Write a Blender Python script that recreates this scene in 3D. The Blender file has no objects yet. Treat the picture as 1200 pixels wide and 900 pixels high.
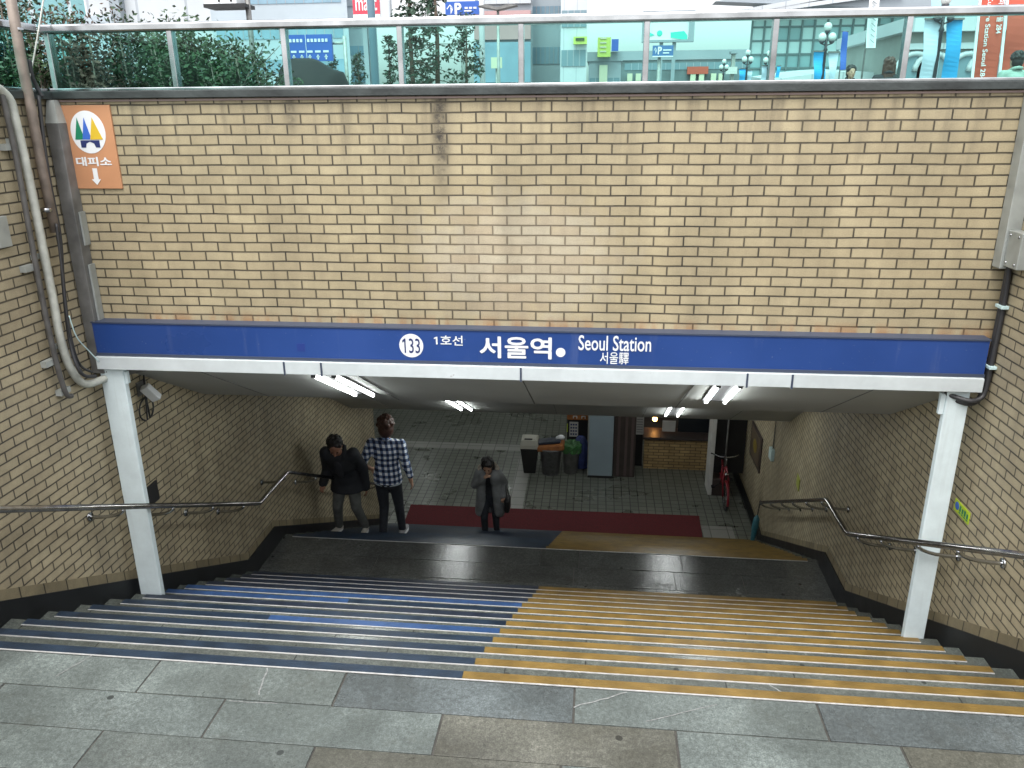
import bpy, bmesh, math, random
from mathutils import Vector, Matrix
import numpy as np
R = math.radians
random.seed(7)
scene = bpy.context.scene
COL = scene.collection

# ------------------------------------------------------------------ camera
EYE = 2.5965
YAW, PITCH, ROLL, FPX = 0.10783, 0.32912, -0.00791, 927.84
def _ray(u, v):
    xi = (u-600)/FPX; ui = -(v-450)/FPX
    cr, sr = math.cos(ROLL), math.sin(ROLL)
    x = xi*cr-ui*sr; uu = xi*sr+ui*cr
    cp, sp = math.cos(PITCH), math.sin(PITCH)
    y = cp+uu*sp; z = -sp+uu*cp
    cx, sx = math.cos(YAW), math.sin(YAW)
    return Vector((x*cx-y*sx, x*sx+y*cx, z))
O = Vector((0, 0, EYE))
def atY(u, v, y): r = _ray(u, v); return O+r*(y/r.y)
def atX(u, v, x): r = _ray(u, v); return O+r*(x/r.x)
def atZ(u, v, z): r = _ray(u, v); return O+r*((z-EYE)/r.z)
def atS(u, v, y0, z0, s):
    r = _ray(u, v); return O+r*((z0+s*y0-EYE)/(r.z+s*r.y))

cam = bpy.data.objects.new('camera', bpy.data.cameras.new('camera'))
COL.objects.link(cam); scene.camera = cam
fwd = _ray(600, 450); right = (_ray(601, 450)-_ray(600, 450)).normalized(); up = right.cross(fwd).normalized()
fwd.normalize()
m = Matrix((right, up, -fwd)).transposed().to_4x4(); m.translation = O
cam.matrix_world = m
cam.data.sensor_width = 36; cam.data.lens = 36*FPX/1200
cam.data.clip_start = 0.05; cam.data.clip_end = 3000

# ------------------------------------------------------------------ world, sun, exposure
SUN_EL, SUN_ROT = R(64), R(200)
w = bpy.data.worlds.new('World'); scene.world = w; w.use_nodes = True
nt = w.node_tree; nt.nodes.clear()
sky = nt.nodes.new('ShaderNodeTexSky'); sky.sky_type = 'NISHITA'; sky.sun_disc = False
sky.sun_elevation = SUN_EL; sky.sun_rotation = SUN_ROT; sky.air_density = 1.0; sky.dust_density = 4.0
hs = nt.nodes.new('ShaderNodeHueSaturation'); hs.inputs['Saturation'].default_value = 0.22
bg = nt.nodes.new('ShaderNodeBackground'); bg.inputs['Strength'].default_value = 0.15
wo = nt.nodes.new('ShaderNodeOutputWorld')
nt.links.new(sky.outputs[0], hs.inputs['Color']); nt.links.new(hs.outputs[0], bg.inputs['Color']); nt.links.new(bg.outputs[0], wo.inputs['Surface'])
sd = bpy.data.lights.new('sun', 'SUN'); sun = bpy.data.objects.new('sun', sd); COL.objects.link(sun)
sd.energy = 0.5; sd.angle = R(30); sd.color = (1, .97, .92)
# light comes from behind the camera (-Y), slightly from the left
az = R(-100)
sdir = Vector((math.cos(az)*math.cos(SUN_EL), math.sin(az)*math.cos(SUN_EL), math.sin(SUN_EL)))
sun.rotation_euler = sdir.to_track_quat('Z', 'Y').to_euler()
sky.sun_rotation = math.atan2(sdir.x, sdir.y)
scene.view_settings.view_transform = 'Standard'; scene.view_settings.look = 'None'
scene.view_settings.exposure = 1.5; scene.view_settings.gamma = 1
scene.view_settings.use_curve_mapping = False
scene.render.engine = 'CYCLES'
scene.cycles.max_bounces = 8; scene.cycles.transparent_max_bounces = 16
scene.cycles.use_denoising = True
scene.cycles.sample_clamp_indirect = 6

# ------------------------------------------------------------------ materials
def mat(name, color=(.5, .5, .5), rough=.6, metal=0., spec=.5, noise=None, bump=None, emit=None):
    m = bpy.data.materials.new(name); m.use_nodes = True
    n = m.node_tree; b = n.nodes['Principled BSDF']
    b.inputs['Base Color'].default_value = (*color, 1); b.inputs['Roughness'].default_value = rough
    b.inputs['Metallic'].default_value = metal; b.inputs['Specular IOR Level'].default_value = spec
    tc = n.nodes.new('ShaderNodeTexCoord')
    if noise:
        sc, amt = noise[0], noise[1]
        t = n.nodes.new('ShaderNodeTexNoise'); t.inputs['Scale'].default_value = sc; t.inputs['Detail'].default_value = 6
        n.links.new(tc.outputs['Object'], t.inputs['Vector'])
        r = n.nodes.new('ShaderNodeValToRGB')
        r.color_ramp.elements[0].position = .3; r.color_ramp.elements[1].position = .7
        r.color_ramp.elements[0].color = (*[c*(1-amt) for c in color], 1)
        r.color_ramp.elements[1].color = (*[min(1, c*(1+amt)) for c in color], 1)
        n.links.new(t.outputs['Fac'], r.inputs['Fac']); n.links.new(r.outputs['Color'], b.inputs['Base Color'])
        mr = n.nodes.new('ShaderNodeMapRange'); mr.inputs['To Min'].default_value = max(.02, rough-.12); mr.inputs['To Max'].default_value = min(1, rough+.12)
        n.links.new(t.outputs['Fac'], mr.inputs['Value']); n.links.new(mr.outputs['Result'], b.inputs['Roughness'])
    if bump:
        t2 = n.nodes.new('ShaderNodeTexNoise'); t2.inputs['Scale'].default_value = bump[0]; t2.inputs['Detail'].default_value = 5
        n.links.new(tc.outputs['Object'], t2.inputs['Vector'])
        bp = n.nodes.new('ShaderNodeBump'); bp.inputs['Strength'].default_value = bump[1]; bp.inputs['Distance'].default_value = .01
        n.links.new(t2.outputs['Fac'], bp.inputs['Height']); n.links.new(bp.outputs['Normal'], b.inputs['Normal'])
    if emit:
        b.inputs['Emission Color'].default_value = (*emit[0], 1); b.inputs['Emission Strength'].default_value = emit[1]
    return m

class NG:   # small node helper
    def __init__(s, m): s.t = m.node_tree; s.b = s.t.nodes['Principled BSDF']
    def n(s, typ, **kw):
        x = s.t.nodes.new(typ)
        for k, v in kw.items():
            if k in x.inputs: x.inputs[k].default_value = v
            else: setattr(x, k, v)
        return x
    def l(s, a, b): s.t.links.new(a, b)
    def math(s, op, a, b=None, c=None):
        x = s.t.nodes.new('ShaderNodeMath'); x.operation = op
        for i, q in enumerate((a, b, c)):
            if q is None: continue
            if isinstance(q, (int, float)): x.inputs[i].default_value = q
            else: s.l(q, x.inputs[i])
        return x.outputs[0]
    def mix(s, fac, a, b, mode='MIX'):
        x = s.t.nodes.new('ShaderNodeMix'); x.data_type = 'RGBA'; x.blend_type = mode
        for k, q in ((0, fac), (6, a), (7, b)):
            if isinstance(q, (int, float)): x.inputs[k].default_value = q
            elif isinstance(q, tuple): x.inputs[k].default_value = (*q, 1)
            else: s.l(q, x.inputs[k])
        return x.outputs[2]
    def ramp(s, fac, stops):
        x = s.t.nodes.new('ShaderNodeValToRGB'); e = x.color_ramp.elements
        while len(e) < len(stops): e.new(.5)
        for i, (p, c) in enumerate(stops):
            e[i].position = p; e[i].color = (*c, 1) if isinstance(c, tuple) else (c, c, c, 1)
        s.l(fac, x.inputs[0]); return x.outputs[0]
    def noise(s, vec, scale, detail=5, rough=.55):
        x = s.n('ShaderNodeTexNoise'); x.inputs['Scale'].default_value = scale; x.inputs['Detail'].default_value = detail; x.inputs['Roughness'].default_value = rough
        s.l(vec, x.inputs['Vector']); return x.outputs['Fac']

def brick_mat(name, axis, c1, c2, mortar, front=False, uoff=0., voff=2.667, bw=.185, rh=.062, ms=.0052, grime=.2):
    m = mat(name, c1, .75); g = NG(m)
    geo = g.n('ShaderNodeNewGeometry'); sp = g.n('ShaderNodeSeparateXYZ'); g.l(geo.outputs['Position'], sp.inputs[0])
    u = g.math('ADD', sp.outputs[axis], uoff); v = g.math('SUBTRACT', sp.outputs['Z'], voff)
    # courses are never perfectly straight
    cw = g.n('ShaderNodeCombineXYZ'); g.l(u, cw.inputs[0]); g.l(v, cw.inputs[1])
    wob = g.noise(cw.outputs[0], 2.2, 2)
    v2 = g.math('ADD', v, g.math('MULTIPLY', g.math('SUBTRACT', wob, .5), .012))
    cv = g.n('ShaderNodeCombineXYZ'); g.l(u, cv.inputs[0]); g.l(v2, cv.inputs[1])
    fine = g.noise(cw.outputs[0], 60, 3)
    br = g.n('ShaderNodeTexBrick'); g.l(cv.outputs[0], br.inputs['Vector'])
    for k, q in (('Scale', 1.), ('Mortar Size', ms), ('Mortar Smooth', .25), ('Bias', -.1), ('Brick Width', bw), ('Row Height', rh)): br.inputs[k].default_value = q
    br.inputs['Color1'].default_value = (*c1, 1); br.inputs['Color2'].default_value = (*c2, 1); br.inputs['Mortar'].default_value = (*mortar, 1)
    br.offset = .5
    colr = br.outputs['Color']; fac = br.outputs['Fac']
    big = g.noise(cw.outputs[0], 1.3, 6); med = g.noise(cw.outputs[0], 9, 6, .7)
    spk = g.noise(cw.outputs[0], 160, 2)
    if front:
        # cleaner repointed patch
        du = g.math('DIVIDE', g.math('SUBTRACT', sp.outputs['X'], -.52), .85); dv = g.math('DIVIDE', g.math('SUBTRACT', sp.outputs['Z'], 1.72), .52)
        d = g.math('SQRT', g.math('ADD', g.math('MULTIPLY', du, du), g.math('MULTIPLY', dv, dv)))
        d = g.math('ADD', d, g.math('MULTIPLY', g.math('SUBTRACT', med, .5), 1.1))
        pm = g.ramp(d, [(.45, 1.), (.95, 0.)])
        br2 = g.n('ShaderNodeTexBrick'); g.l(cv.outputs[0], br2.inputs['Vector']); br2.offset = .5
        for k, q in (('Scale', 1.), ('Mortar Size', ms*.8), ('Mortar Smooth', .25), ('Bias', -.35), ('Brick Width', bw), ('Row Height', rh)): br2.inputs[k].default_value = q
        br2.inputs['Color1'].default_value = (.455, .40, .29, 1); br2.inputs['Color2'].default_value = (.37, .285, .18, 1); br2.inputs['Mortar'].default_value = (.17, .14, .10, 1)
        colr = g.mix(pm, colr, br2.outputs['Color'])
        # dark run-off under the coping, with two strong streaks
        su = g.n('ShaderNodeCombineXYZ'); g.l(g.math('MULTIPLY', u, 5.), su.inputs[0]); g.l(g.math('MULTIPLY', v, .6), su.inputs[1])
        st = g.noise(su.outputs[0], 1.6, 4)
        top = g.ramp(v, [(.0, 0.), (1., 1.)])
        vm = g.n('ShaderNodeMapRange'); vm.inputs['From Min'].default_value = -.75; vm.inputs['From Max'].default_value = .05; g.l(v, vm.inputs['Value'])
        drip = g.math('MULTIPLY', g.ramp(st, [(.5, 0.), (.72, 1.)]), g.math('POWER', vm.outputs[0], 2.))
        tot = g.math('MULTIPLY', drip, .8)
        for x0, wd, ln, amt in ((-.98, .055, -.70, 1.1), (-1.93, .04, -.22, .9), (.35, .035, -.25, .3), (1.2, .05, -.3, .3)):
            dx = g.math('DIVIDE', g.math('SUBTRACT', sp.outputs['X'], x0), wd)
            ga = g.math('POWER', 2.718, g.math('MULTIPLY', g.math('MULTIPLY', dx, dx), -1.))
            mm = g.n('ShaderNodeMapRange'); mm.inputs['From Min'].default_value = ln; mm.inputs['From Max'].default_value = ln*.35; g.l(v, mm.inputs['Value'])
            tot = g.math('MAXIMUM', tot, g.math('MULTIPLY', g.math('MULTIPLY', ga, mm.outputs[0]), g.math('MULTIPLY', g.ramp(g.math('ADD', g.math('MULTIPLY', med, .75), g.math('MULTIPLY', spk, .25)), [(.36, .12), (.56, 1.)]), amt)))
        colr = g.mix(tot, colr, (.05, .043, .035))
        # rust stain along the sign
        rm = g.n('ShaderNodeMapRange'); rm.inputs['From Min'].default_value = -1.33; rm.inputs['From Max'].default_value = -1.41; g.l(v, rm.inputs['Value'])
        colr = g.mix(g.math('MULTIPLY', rm.outputs[0], g.math('MULTIPLY', g.ramp(st, [(.45, 0.), (.6, 1.)]), .7)), colr, (.34, .16, .06))
    br3 = g.n('ShaderNodeTexBrick'); g.l(cv.outputs[0], br3.inputs['Vector']); br3.offset = .5
    for k, q in (('Scale', 1.), ('Mortar Size', ms*2.6), ('Mortar Smooth', 1.), ('Brick Width', bw), ('Row Height', rh)): br3.inputs[k].default_value = q
    halo = g.math('MULTIPLY', br3.outputs['Fac'], g.ramp(g.noise(cw.outputs[0], 4.5, 5, .7), [(.35, .1), (.7, .75)]))
    colr = g.mix(halo, colr, tuple(x*.45 for x in c2))
    lowf = g.n('ShaderNodeCombineXYZ'); g.l(g.math('MULTIPLY', u, 2.6), lowf.inputs[0]); g.l(g.math('MULTIPLY', v, .5), lowf.inputs[1])
    colr = g.mix(1., colr, g.ramp(g.noise(lowf.outputs[0], 1.5, 5, .6), [(.3, .8), (.6, 1.04)]), 'MULTIPLY')
    dirt = g.ramp(g.math('MULTIPLY', g.math('ADD', big, med), .5), [(.36, 1.-grime), (.62, 1.06)])
    colr = g.mix(1., colr, dirt, 'MULTIPLY')
    colr = g.mix(1., colr, g.ramp(spk, [(.3, .86), (.7, 1.08)]), 'MULTIPLY')
    g.l(colr, g.b.inputs['Base Color'])
    h = g.math('ADD', g.math('MULTIPLY', fac, -1.), g.math('MULTIPLY', fine, .35))
    bp = g.n('ShaderNodeBump'); bp.inputs['Strength'].default_value = .7; bp.inputs['Distance'].default_value = .006
    g.l(h, bp.inputs['Height']); g.l(bp.outputs['Normal'], g.b.inputs['Normal'])
    g.l(g.ramp(med, [(.3, .55), (.7, .85)]), g.b.inputs['Roughness'])
    return m

def granite_mat(name, base, wet, scale=150, island=False, wet_lo=.1, wet_hi=.45, wscale=1.1, joints=False, bumpk=.5):
    m = mat(name, base, .5); g = NG(m)
    geo = g.n('ShaderNodeNewGeometry'); P = geo.outputs['Position']
    sp = g.math('ADD', g.math('MULTIPLY', g.noise(P, scale, 3, .7), .55), g.math('MULTIPLY', g.noise(P, scale*.32, 4, .65), .45)); big = g.noise(P, 1.7, 6, .6); med = g.noise(P, 14, 5, .65)
    c = g.ramp(sp, [(.34, tuple(x*.42 for x in base)), (.5, base), (.64, tuple(min(1, x*1.75) for x in base))])
    c = g.mix(1., c, g.ramp(big, [(.3, .55), (.7, 1.25)]), 'MULTIPLY')
    c = g.mix(g.ramp(med, [(.6, 0.), (.78, .45)]), c, tuple(x*.4 for x in base))
    blot = g.noise(P, 4.2, 5, .7); c = g.mix(g.ramp(blot, [(.56, 0.), (.72, .55)]), c, (base[0]*.52, base[1]*.46, base[2]*.40))
    gum = g.n('ShaderNodeTexVoronoi'); gum.inputs['Scale'].default_value = 5.5; g.l(P, gum.inputs['Vector'])
    sepc = g.n('ShaderNodeSeparateColor'); g.l(gum.outputs['Color'], sepc.inputs[0])
    c = g.mix(g.math('MULTIPLY', g.math('LESS_THAN', g.math('ADD', gum.outputs['Distance'], g.math('MULTIPLY', med, .08)), .13), g.math('GREATER_THAN', sepc.outputs[0], .72)), c, tuple(x*.22 for x in base))
    if joints:
        s2 = g.n('ShaderNodeSeparateXYZ'); g.l(P, s2.inputs[0]); cj = g.n('ShaderNodeCombineXYZ'); g.l(s2.outputs[0], cj.inputs[0]); g.l(g.math('SUBTRACT', s2.outputs[1], 3.122+.060), cj.inputs[1])
        bj = g.n('ShaderNodeTexBrick'); g.l(cj.outputs[0], bj.inputs['Vector']); bj.offset = .37; bj.offset_frequency = 2
        for k, q in (('Scale', 1.), ('Mortar Size', .004), ('Brick Width', 1.13), ('Row Height', .2999)): bj.inputs[k].default_value = q
        bj.inputs['Color1'].default_value = (1.12, 1.1, 1.05, 1); bj.inputs['Color2'].default_value = (.84, .86, .84, 1); bj.inputs['Mortar'].default_value = (.2, .2, .2, 1)
        c = g.mix(1., c, bj.outputs['Color'], 'MULTIPLY')
    if island:
        ri = geo.outputs['Random Per Island']
        c = g.mix(1., c, g.ramp(ri, [(0., (.80, .79, .74)), (.3, (.92, .92, .9)), (.6, (1., 1.02, 1.)), (1., (1.15, 1.16, 1.12))]), 'MULTIPLY')
    sep = g.n('ShaderNodeSeparateXYZ'); g.l(P, sep.inputs[0])
    wn = g.noise(P, wscale, 5, .6)
    wm = g.ramp(wn, [(.5-wet*.35, 0.), (.62-wet*.3, 1.)])
    c = g.mix(g.math('MULTIPLY', wm, .45), c, tuple(x*.35 for x in base))
    g.l(c, g.b.inputs['Base Color'])
    rr = g.n('ShaderNodeMapRange'); rr.inputs['To Min'].default_value = wet_hi; rr.inputs['To Max'].default_value = wet_lo; g.l(wm, rr.inputs['Value'])
    r2 = g.math('ADD', rr.outputs[0], g.math('MULTIPLY', g.math('SUBTRACT', med, .5), .2))
    g.l(r2, g.b.inputs['Roughness'])
    h = g.math('ADD', g.math('MULTIPLY', sp, .5), med)
    bp = g.n('ShaderNodeBump'); bp.inputs['Distance'].default_value = .007
    g.l(g.math('MULTIPLY', g.math('SUBTRACT', 1.45, wm), bumpk), bp.inputs['Strength'])
    g.l(h, bp.inputs['Height']); g.l(bp.outputs['Normal'], g.b.inputs['Normal'])
    return m

def tile_mat(name, c1, c2, grout, size, rough, rowh=None, off=0.):
    m = mat(name, c1, rough); g = NG(m)
    geo = g.n('ShaderNodeNewGeometry'); P = geo.outputs['Position']
    br = g.n('ShaderNodeTexBrick'); g.l(P, br.inputs['Vector']); br.offset = off
    for k, q in (('Scale', 1.), ('Mortar Size', .009), ('Mortar Smooth', .2), ('Bias', 0.), ('Brick Width', size), ('Row Height', rowh or size)): br.inputs[k].default_value = q
    br.inputs['Color1'].default_value = (*c1, 1); br.inputs['Color2'].default_value = (*c2, 1); br.inputs['Mortar'].default_value = (*grout, 1)
    n1 = g.noise(P, 1.2, 5); n2 = g.noise(P, 22, 4)
    c = g.mix(1., br.outputs['Color'], g.ramp(n1, [(.3, .86), (.7, 1.06)]), 'MULTIPLY')
    g.l(c, g.b.inputs['Base Color'])
    g.l(g.ramp(n1, [(.3, max(.05, rough-.08)), (.7, rough+.12)]), g.b.inputs['Roughness'])
    bp = g.n('ShaderNodeBump'); bp.inputs['Strength'].default_value = .5; bp.inputs['Distance'].default_value = .006
    wv = g.noise(P, 7, 2)
    g.l(g.math('ADD', g.math('MULTIPLY', br.outputs['Fac'], -1.), g.math('ADD', g.math('MULTIPLY', n2, .3), g.math('MULTIPLY', wv, .9))), bp.inputs['Height'])
    g.l(bp.outputs['Normal'], g.b.inputs['Normal'])
    return m

def glass_mat(name, tint, refl=.05):
    m = bpy.data.materials.new(name); m.use_nodes = True; n = m.node_tree; n.nodes.clear()
    tr = n.nodes.new('ShaderNodeBsdfTransparent'); tr.inputs[0].default_value = (*tint, 1)
    gl = n.nodes.new('ShaderNodeBsdfGlossy'); gl.inputs['Roughness'].default_value = .03; gl.inputs[0].default_value = (.9, 1, .98, 1)
    fr = n.nodes.new('ShaderNodeFresnel'); fr.inputs[0].default_value = 1.28
    mx = n.nodes.new('ShaderNodeMixShader'); o = n.nodes.new('ShaderNodeOutputMaterial')
    ge = n.nodes.new('ShaderNodeNewGeometry'); fm = n.nodes.new('ShaderNodeMath'); fm.operation = 'MULTIPLY_ADD'   # no reflection from the inner faces of a pane
    fm.inputs[1].default_value = -1.; fm.inputs[2].default_value = 1.; n.links.new(ge.outputs['Backfacing'], fm.inputs[0])
    fz_ = n.nodes.new('ShaderNodeMath'); fz_.operation = 'MULTIPLY'; n.links.new(fr.outputs[0], fz_.inputs[0]); n.links.new(fm.outputs[0], fz_.inputs[1])
    n.links.new(fz_.outputs[0], mx.inputs[0]); n.links.new(tr.outputs[0], mx.inputs[1]); n.links.new(gl.outputs[0], mx.inputs[2]); n.links.new(mx.outputs[0], o.inputs[0])
    return m

def check_mat(name, axis_rot=0.):
    m = mat(name, (.3, .35, .45), .85); g = NG(m)
    tc = g.n('ShaderNodeTexCoord'); sp = g.n('ShaderNodeSeparateXYZ'); g.l(tc.outputs['Object'], sp.inputs[0])
    def stripe(v, per, duty):
        f = g.math('FRACT', g.math('DIVIDE', v, per)); return g.math('LESS_THAN', f, duty)
    ang = g.math('ADD', sp.outputs['X'], g.math('MULTIPLY', sp.outputs['Y'], .6))
    a = stripe(ang, .074, .5); b = stripe(sp.outputs['Z'], .074, .5)
    s = g.math('ADD', a, b)
    g.l(g.ramp(g.math('MULTIPLY', s, .5), [(0., (.80, .83, .87)), (.5, (.13, .18, .30)), (1., (.012, .02, .055))]), g.b.inputs['Base Color'])
    return m

def stripe_mat(name, c1, c2, axis, period, duty, rough=.4, metal=0., ax2=None, per2=1., duty2=.5, c3=None):
    m = mat(name, c1, rough, metal); g = NG(m)
    geo = g.n('ShaderNodeNewGeometry'); sp = g.n('ShaderNodeSeparateXYZ'); g.l(geo.outputs['Position'], sp.inputs[0])
    f = g.math('LESS_THAN', g.math('FRACT', g.math('DIVIDE', sp.outputs[axis], period)), duty)
    c = g.mix(f, c1, c2)
    if ax2:
        f2 = g.math('LESS_THAN', g.math('FRACT', g.math('DIVIDE', sp.outputs[ax2], per2)), duty2)
        c = g.mix(f2, c, c3)
    n1 = g.noise(geo.outputs['Position'], .25, 4)
    c = g.mix(1., c, g.ramp(n1, [(.3, .88), (.7, 1.08)]), 'MULTIPLY')
    g.l(c, g.b.inputs['Base Color'])
    return m

M = {}
M['brick_front'] = brick_mat('brick_front', 'X', (.402, .338, .212), (.362, .300, .184), (.020, .017, .013), front=True, uoff=1.774)
M['brick_side'] = brick_mat('brick_side', 'Y', (.455, .388, .255), (.39, .328, .213), (.030, .027, .021), uoff=.03, grime=.3)
M['brick_border'] = brick_mat('brick_border', 'Y', (.30, .25, .15), (.24, .195, .115), (.04, .034, .026), rh=50., voff=-20, bw=.2, grime=.4)
M['brick_kiosk'] = brick_mat('brick_kiosk', 'X', (.55, .38, .17), (.38, .25, .11), (.12, .10, .07), bw=.21, rh=.065, ms=.007)
M['granite'] = granite_mat('granite', (.136, .158, .153), .25, island=True, wet_lo=.3, wet_hi=.6)
M['granite_brown'] = granite_mat('granite_brown', (.112, .113, .094), .25, wet_lo=.3, wet_hi=.6)
M['granite_blue'] = granite_mat('granite_blue', (.105, .124, .127), .3, wet_lo=.28, wet_hi=.55)
M['granite_step'] = granite_mat('granite_step', (.125, .140, .129), .7, island=False, joints=True, wet_lo=.17, wet_hi=.45, wscale=1.6)
M['granite_wet'] = granite_mat('granite_wet', (.108, .114, .110), .72, island=True, wet_lo=.12, wet_hi=.38, wscale=2.6, bumpk=.85)
M['joint'] = mat('joint', (.05, .048, .042), .8, noise=(20, .3))
M['skirting'] = mat('skirting', (.009, .010, .011), .5, spec=.3, noise=(6, .5))
M['coping'] = mat('coping', (.03, .036, .035), .55, noise=(5, .5), bump=(40, .3))
M['yellow'] = mat('yellow', (.158, .100, .025), .42, noise=(7, .28), bump=(150, .25))
M['navy'] = mat('navy', (.013, .025, .044), .40, noise=(8, .35), bump=(150, .25))
M['navy_purple'] = mat('navy_purple', (.016, .023, .038), .40, noise=(8, .4), bump=(150, .25))
M['blue_strip'] = mat('blue_strip', (.024, .062, .16), .42, noise=(9, .25), bump=(150, .25))
M['white_line'] = mat('white_line', (.42, .42, .41), .4, noise=(30, .2))
M['sign_blue'] = mat('sign_blue', (.019, .048, .185), .32, noise=(1.5, .08))
M['sign_edge'] = mat('sign_edge', (.055, .07, .11), .5, .2)
M['white_paint'] = mat('white_paint', (.56, .61, .62), .35, noise=(4, .05))
M['post_paint'] = mat('post_paint', (.40, .48, .50), .38, noise=(3, .06))
def weathered(name, color, rust=True, streak=.16):
    m = mat(name, color, .38); g = NG(m); geo = g.n('ShaderNodeNewGeometry'); P = geo.outputs['Position']
    n1 = g.noise(P, 3.5, 6, .65); n2 = g.noise(P, 38, 4, .7); mp = g.n('ShaderNodeMapping'); mp.inputs['Scale'].default_value = (22, 22, 1.3); g.l(P, mp.inputs['Vector']); n3 = g.noise(mp.outputs[0], 1., 4)
    c = g.mix(1., color, g.ramp(n1, [(.3, .84), (.7, 1.05)]), 'MULTIPLY')
    c = g.mix(g.ramp(n3, [(.58, 0.), (.8, streak)]), c, (.16, .15, .12))
    c = g.mix(g.ramp(g.math('ADD', g.math('MULTIPLY', n1, .5), g.math('MULTIPLY', n2, .5)), [(.63, 0.), (.69, .75)]), c, (.13, .075, .045) if rust else (.1, .1, .1))
    g.l(c, g.b.inputs['Base Color']); g.l(g.ramp(n1, [(.3, .3), (.7, .55)]), g.b.inputs['Roughness']); return m
M['white_paint'] = weathered('white_paint', (.55, .60, .61), streak=.04); M['post_paint'] = weathered('post_paint', (.68, .78, .80))
def scuffed(name, color):
    m = mat(name, color, .34); g = NG(m); geo = g.n('ShaderNodeNewGeometry'); P = geo.outputs['Position']
    mp = g.n('ShaderNodeMapping'); mp.inputs['Scale'].default_value = (9, 9, .9); g.l(P, mp.inputs['Vector']); n3 = g.noise(mp.outputs[0], 1., 5); n1 = g.noise(P, 1.1, 5); n2 = g.noise(P, 60, 3)
    c = g.mix(1., color, g.ramp(n1, [(.3, .86), (.7, 1.12)]), 'MULTIPLY')
    c = g.mix(g.ramp(n3, [(.6, 0.), (.8, .16)]), c, (.3, .33, .4)); c = g.mix(g.ramp(n2, [(.70, 0.), (.76, .35)]), c, (.25, .27, .3))
    g.l(c, g.b.inputs['Base Color']); g.l(g.ramp(n1, [(.3, .25), (.7, .48)]), g.b.inputs['Roughness']); return m
M['sign_blue'] = scuffed('sign_blue', (.018, .055, .215))
M['letter_white'] = mat('letter_white', (.70, .72, .73), .5)
M['letter_navy'] = mat('letter_navy', (.02, .03, .12), .5)
M['soffit'] = mat('soffit', (.47, .48, .465), .6, spec=.25, noise=(1.2, .12))
M['steel'] = mat('steel', (.42, .43, .44), .2, 1., noise=(5, .35))
M['rail_steel'] = mat('rail_steel', (.34, .33, .32), .22, 1., noise=(14, .25))
M['glass'] = glass_mat('glass', (.72, .96, .925))
M['lamp_tube'] = mat('lamp_tube', (.9, .9, .9), .4, emit=((.95, 1, .98), 14.5))
M['lamp_body'] = mat('lamp_body', (.10, .10, .105), .5, .2)
M['grey_metal'] = mat('grey_metal', (.17, .17, .165), .5, .3, noise=(7, .35))
M['pale_metal'] = mat('pale_metal', (.34, .36, .34), .45, .2, noise=(6, .2))
M['pvc_white'] = mat('pvc_white', (.46, .47, .42), .45, noise=(16, .18))
M['pipe_dark'] = mat('pipe_dark', (.11, .105, .10), .5, .2, noise=(10, .3))
M['rust_pole'] = mat('rust_pole', (.22, .18, .15), .55, .2, noise=(10, .35))
M['cable'] = mat('cable', (.03, .03, .032), .5)
M['clip'] = mat('clip', (.5, .66, .66), .4)
M['orange'] = mat('orange', (.48, .235, .12), .45, noise=(3, .12))
M['green_logo'] = mat('green_logo', (.01, .20, .10), .5)
M['blue_logo'] = mat('blue_logo', (.04, .13, .50), .5)
M['yellow_logo'] = mat('yellow_logo', (.62, .42, .03), .5)
M['black'] = mat('black', (.012, .012, .013), .5, noise=(8, .3))
M['sticker'] = mat('sticker', (.45, .58, .03), .4)
M['floor_tile'] = tile_mat('floor_tile', (.185, .197, .168), (.15, .16, .135), (.035, .035, .032), .15, .3)
M['band_tile'] = tile_mat('band_tile', (.30, .30, .275), (.25, .25, .23), (.12, .12, .11), .3, .35)
M['carpet'] = mat('carpet', (.10, .012, .016), .95, noise=(40, .25), bump=(200, .4))
M['pillar_blue'] = mat('pillar_blue', (.26, .33, .37), .45, noise=(2, .08))
M['brown_panel'] = mat('brown_panel', (.055, .042, .038), .45, noise=(3, .25))
M['conc_wall'] = mat('conc_wall', (.25, .24, .21), .6, noise=(1, .2))
M['asphalt'] = mat('asphalt', (.16, .16, .155), .8, noise=(.5, .25))
M['dark_glass'] = mat('dark_glass', (.02, .025, .03), .08)

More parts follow.
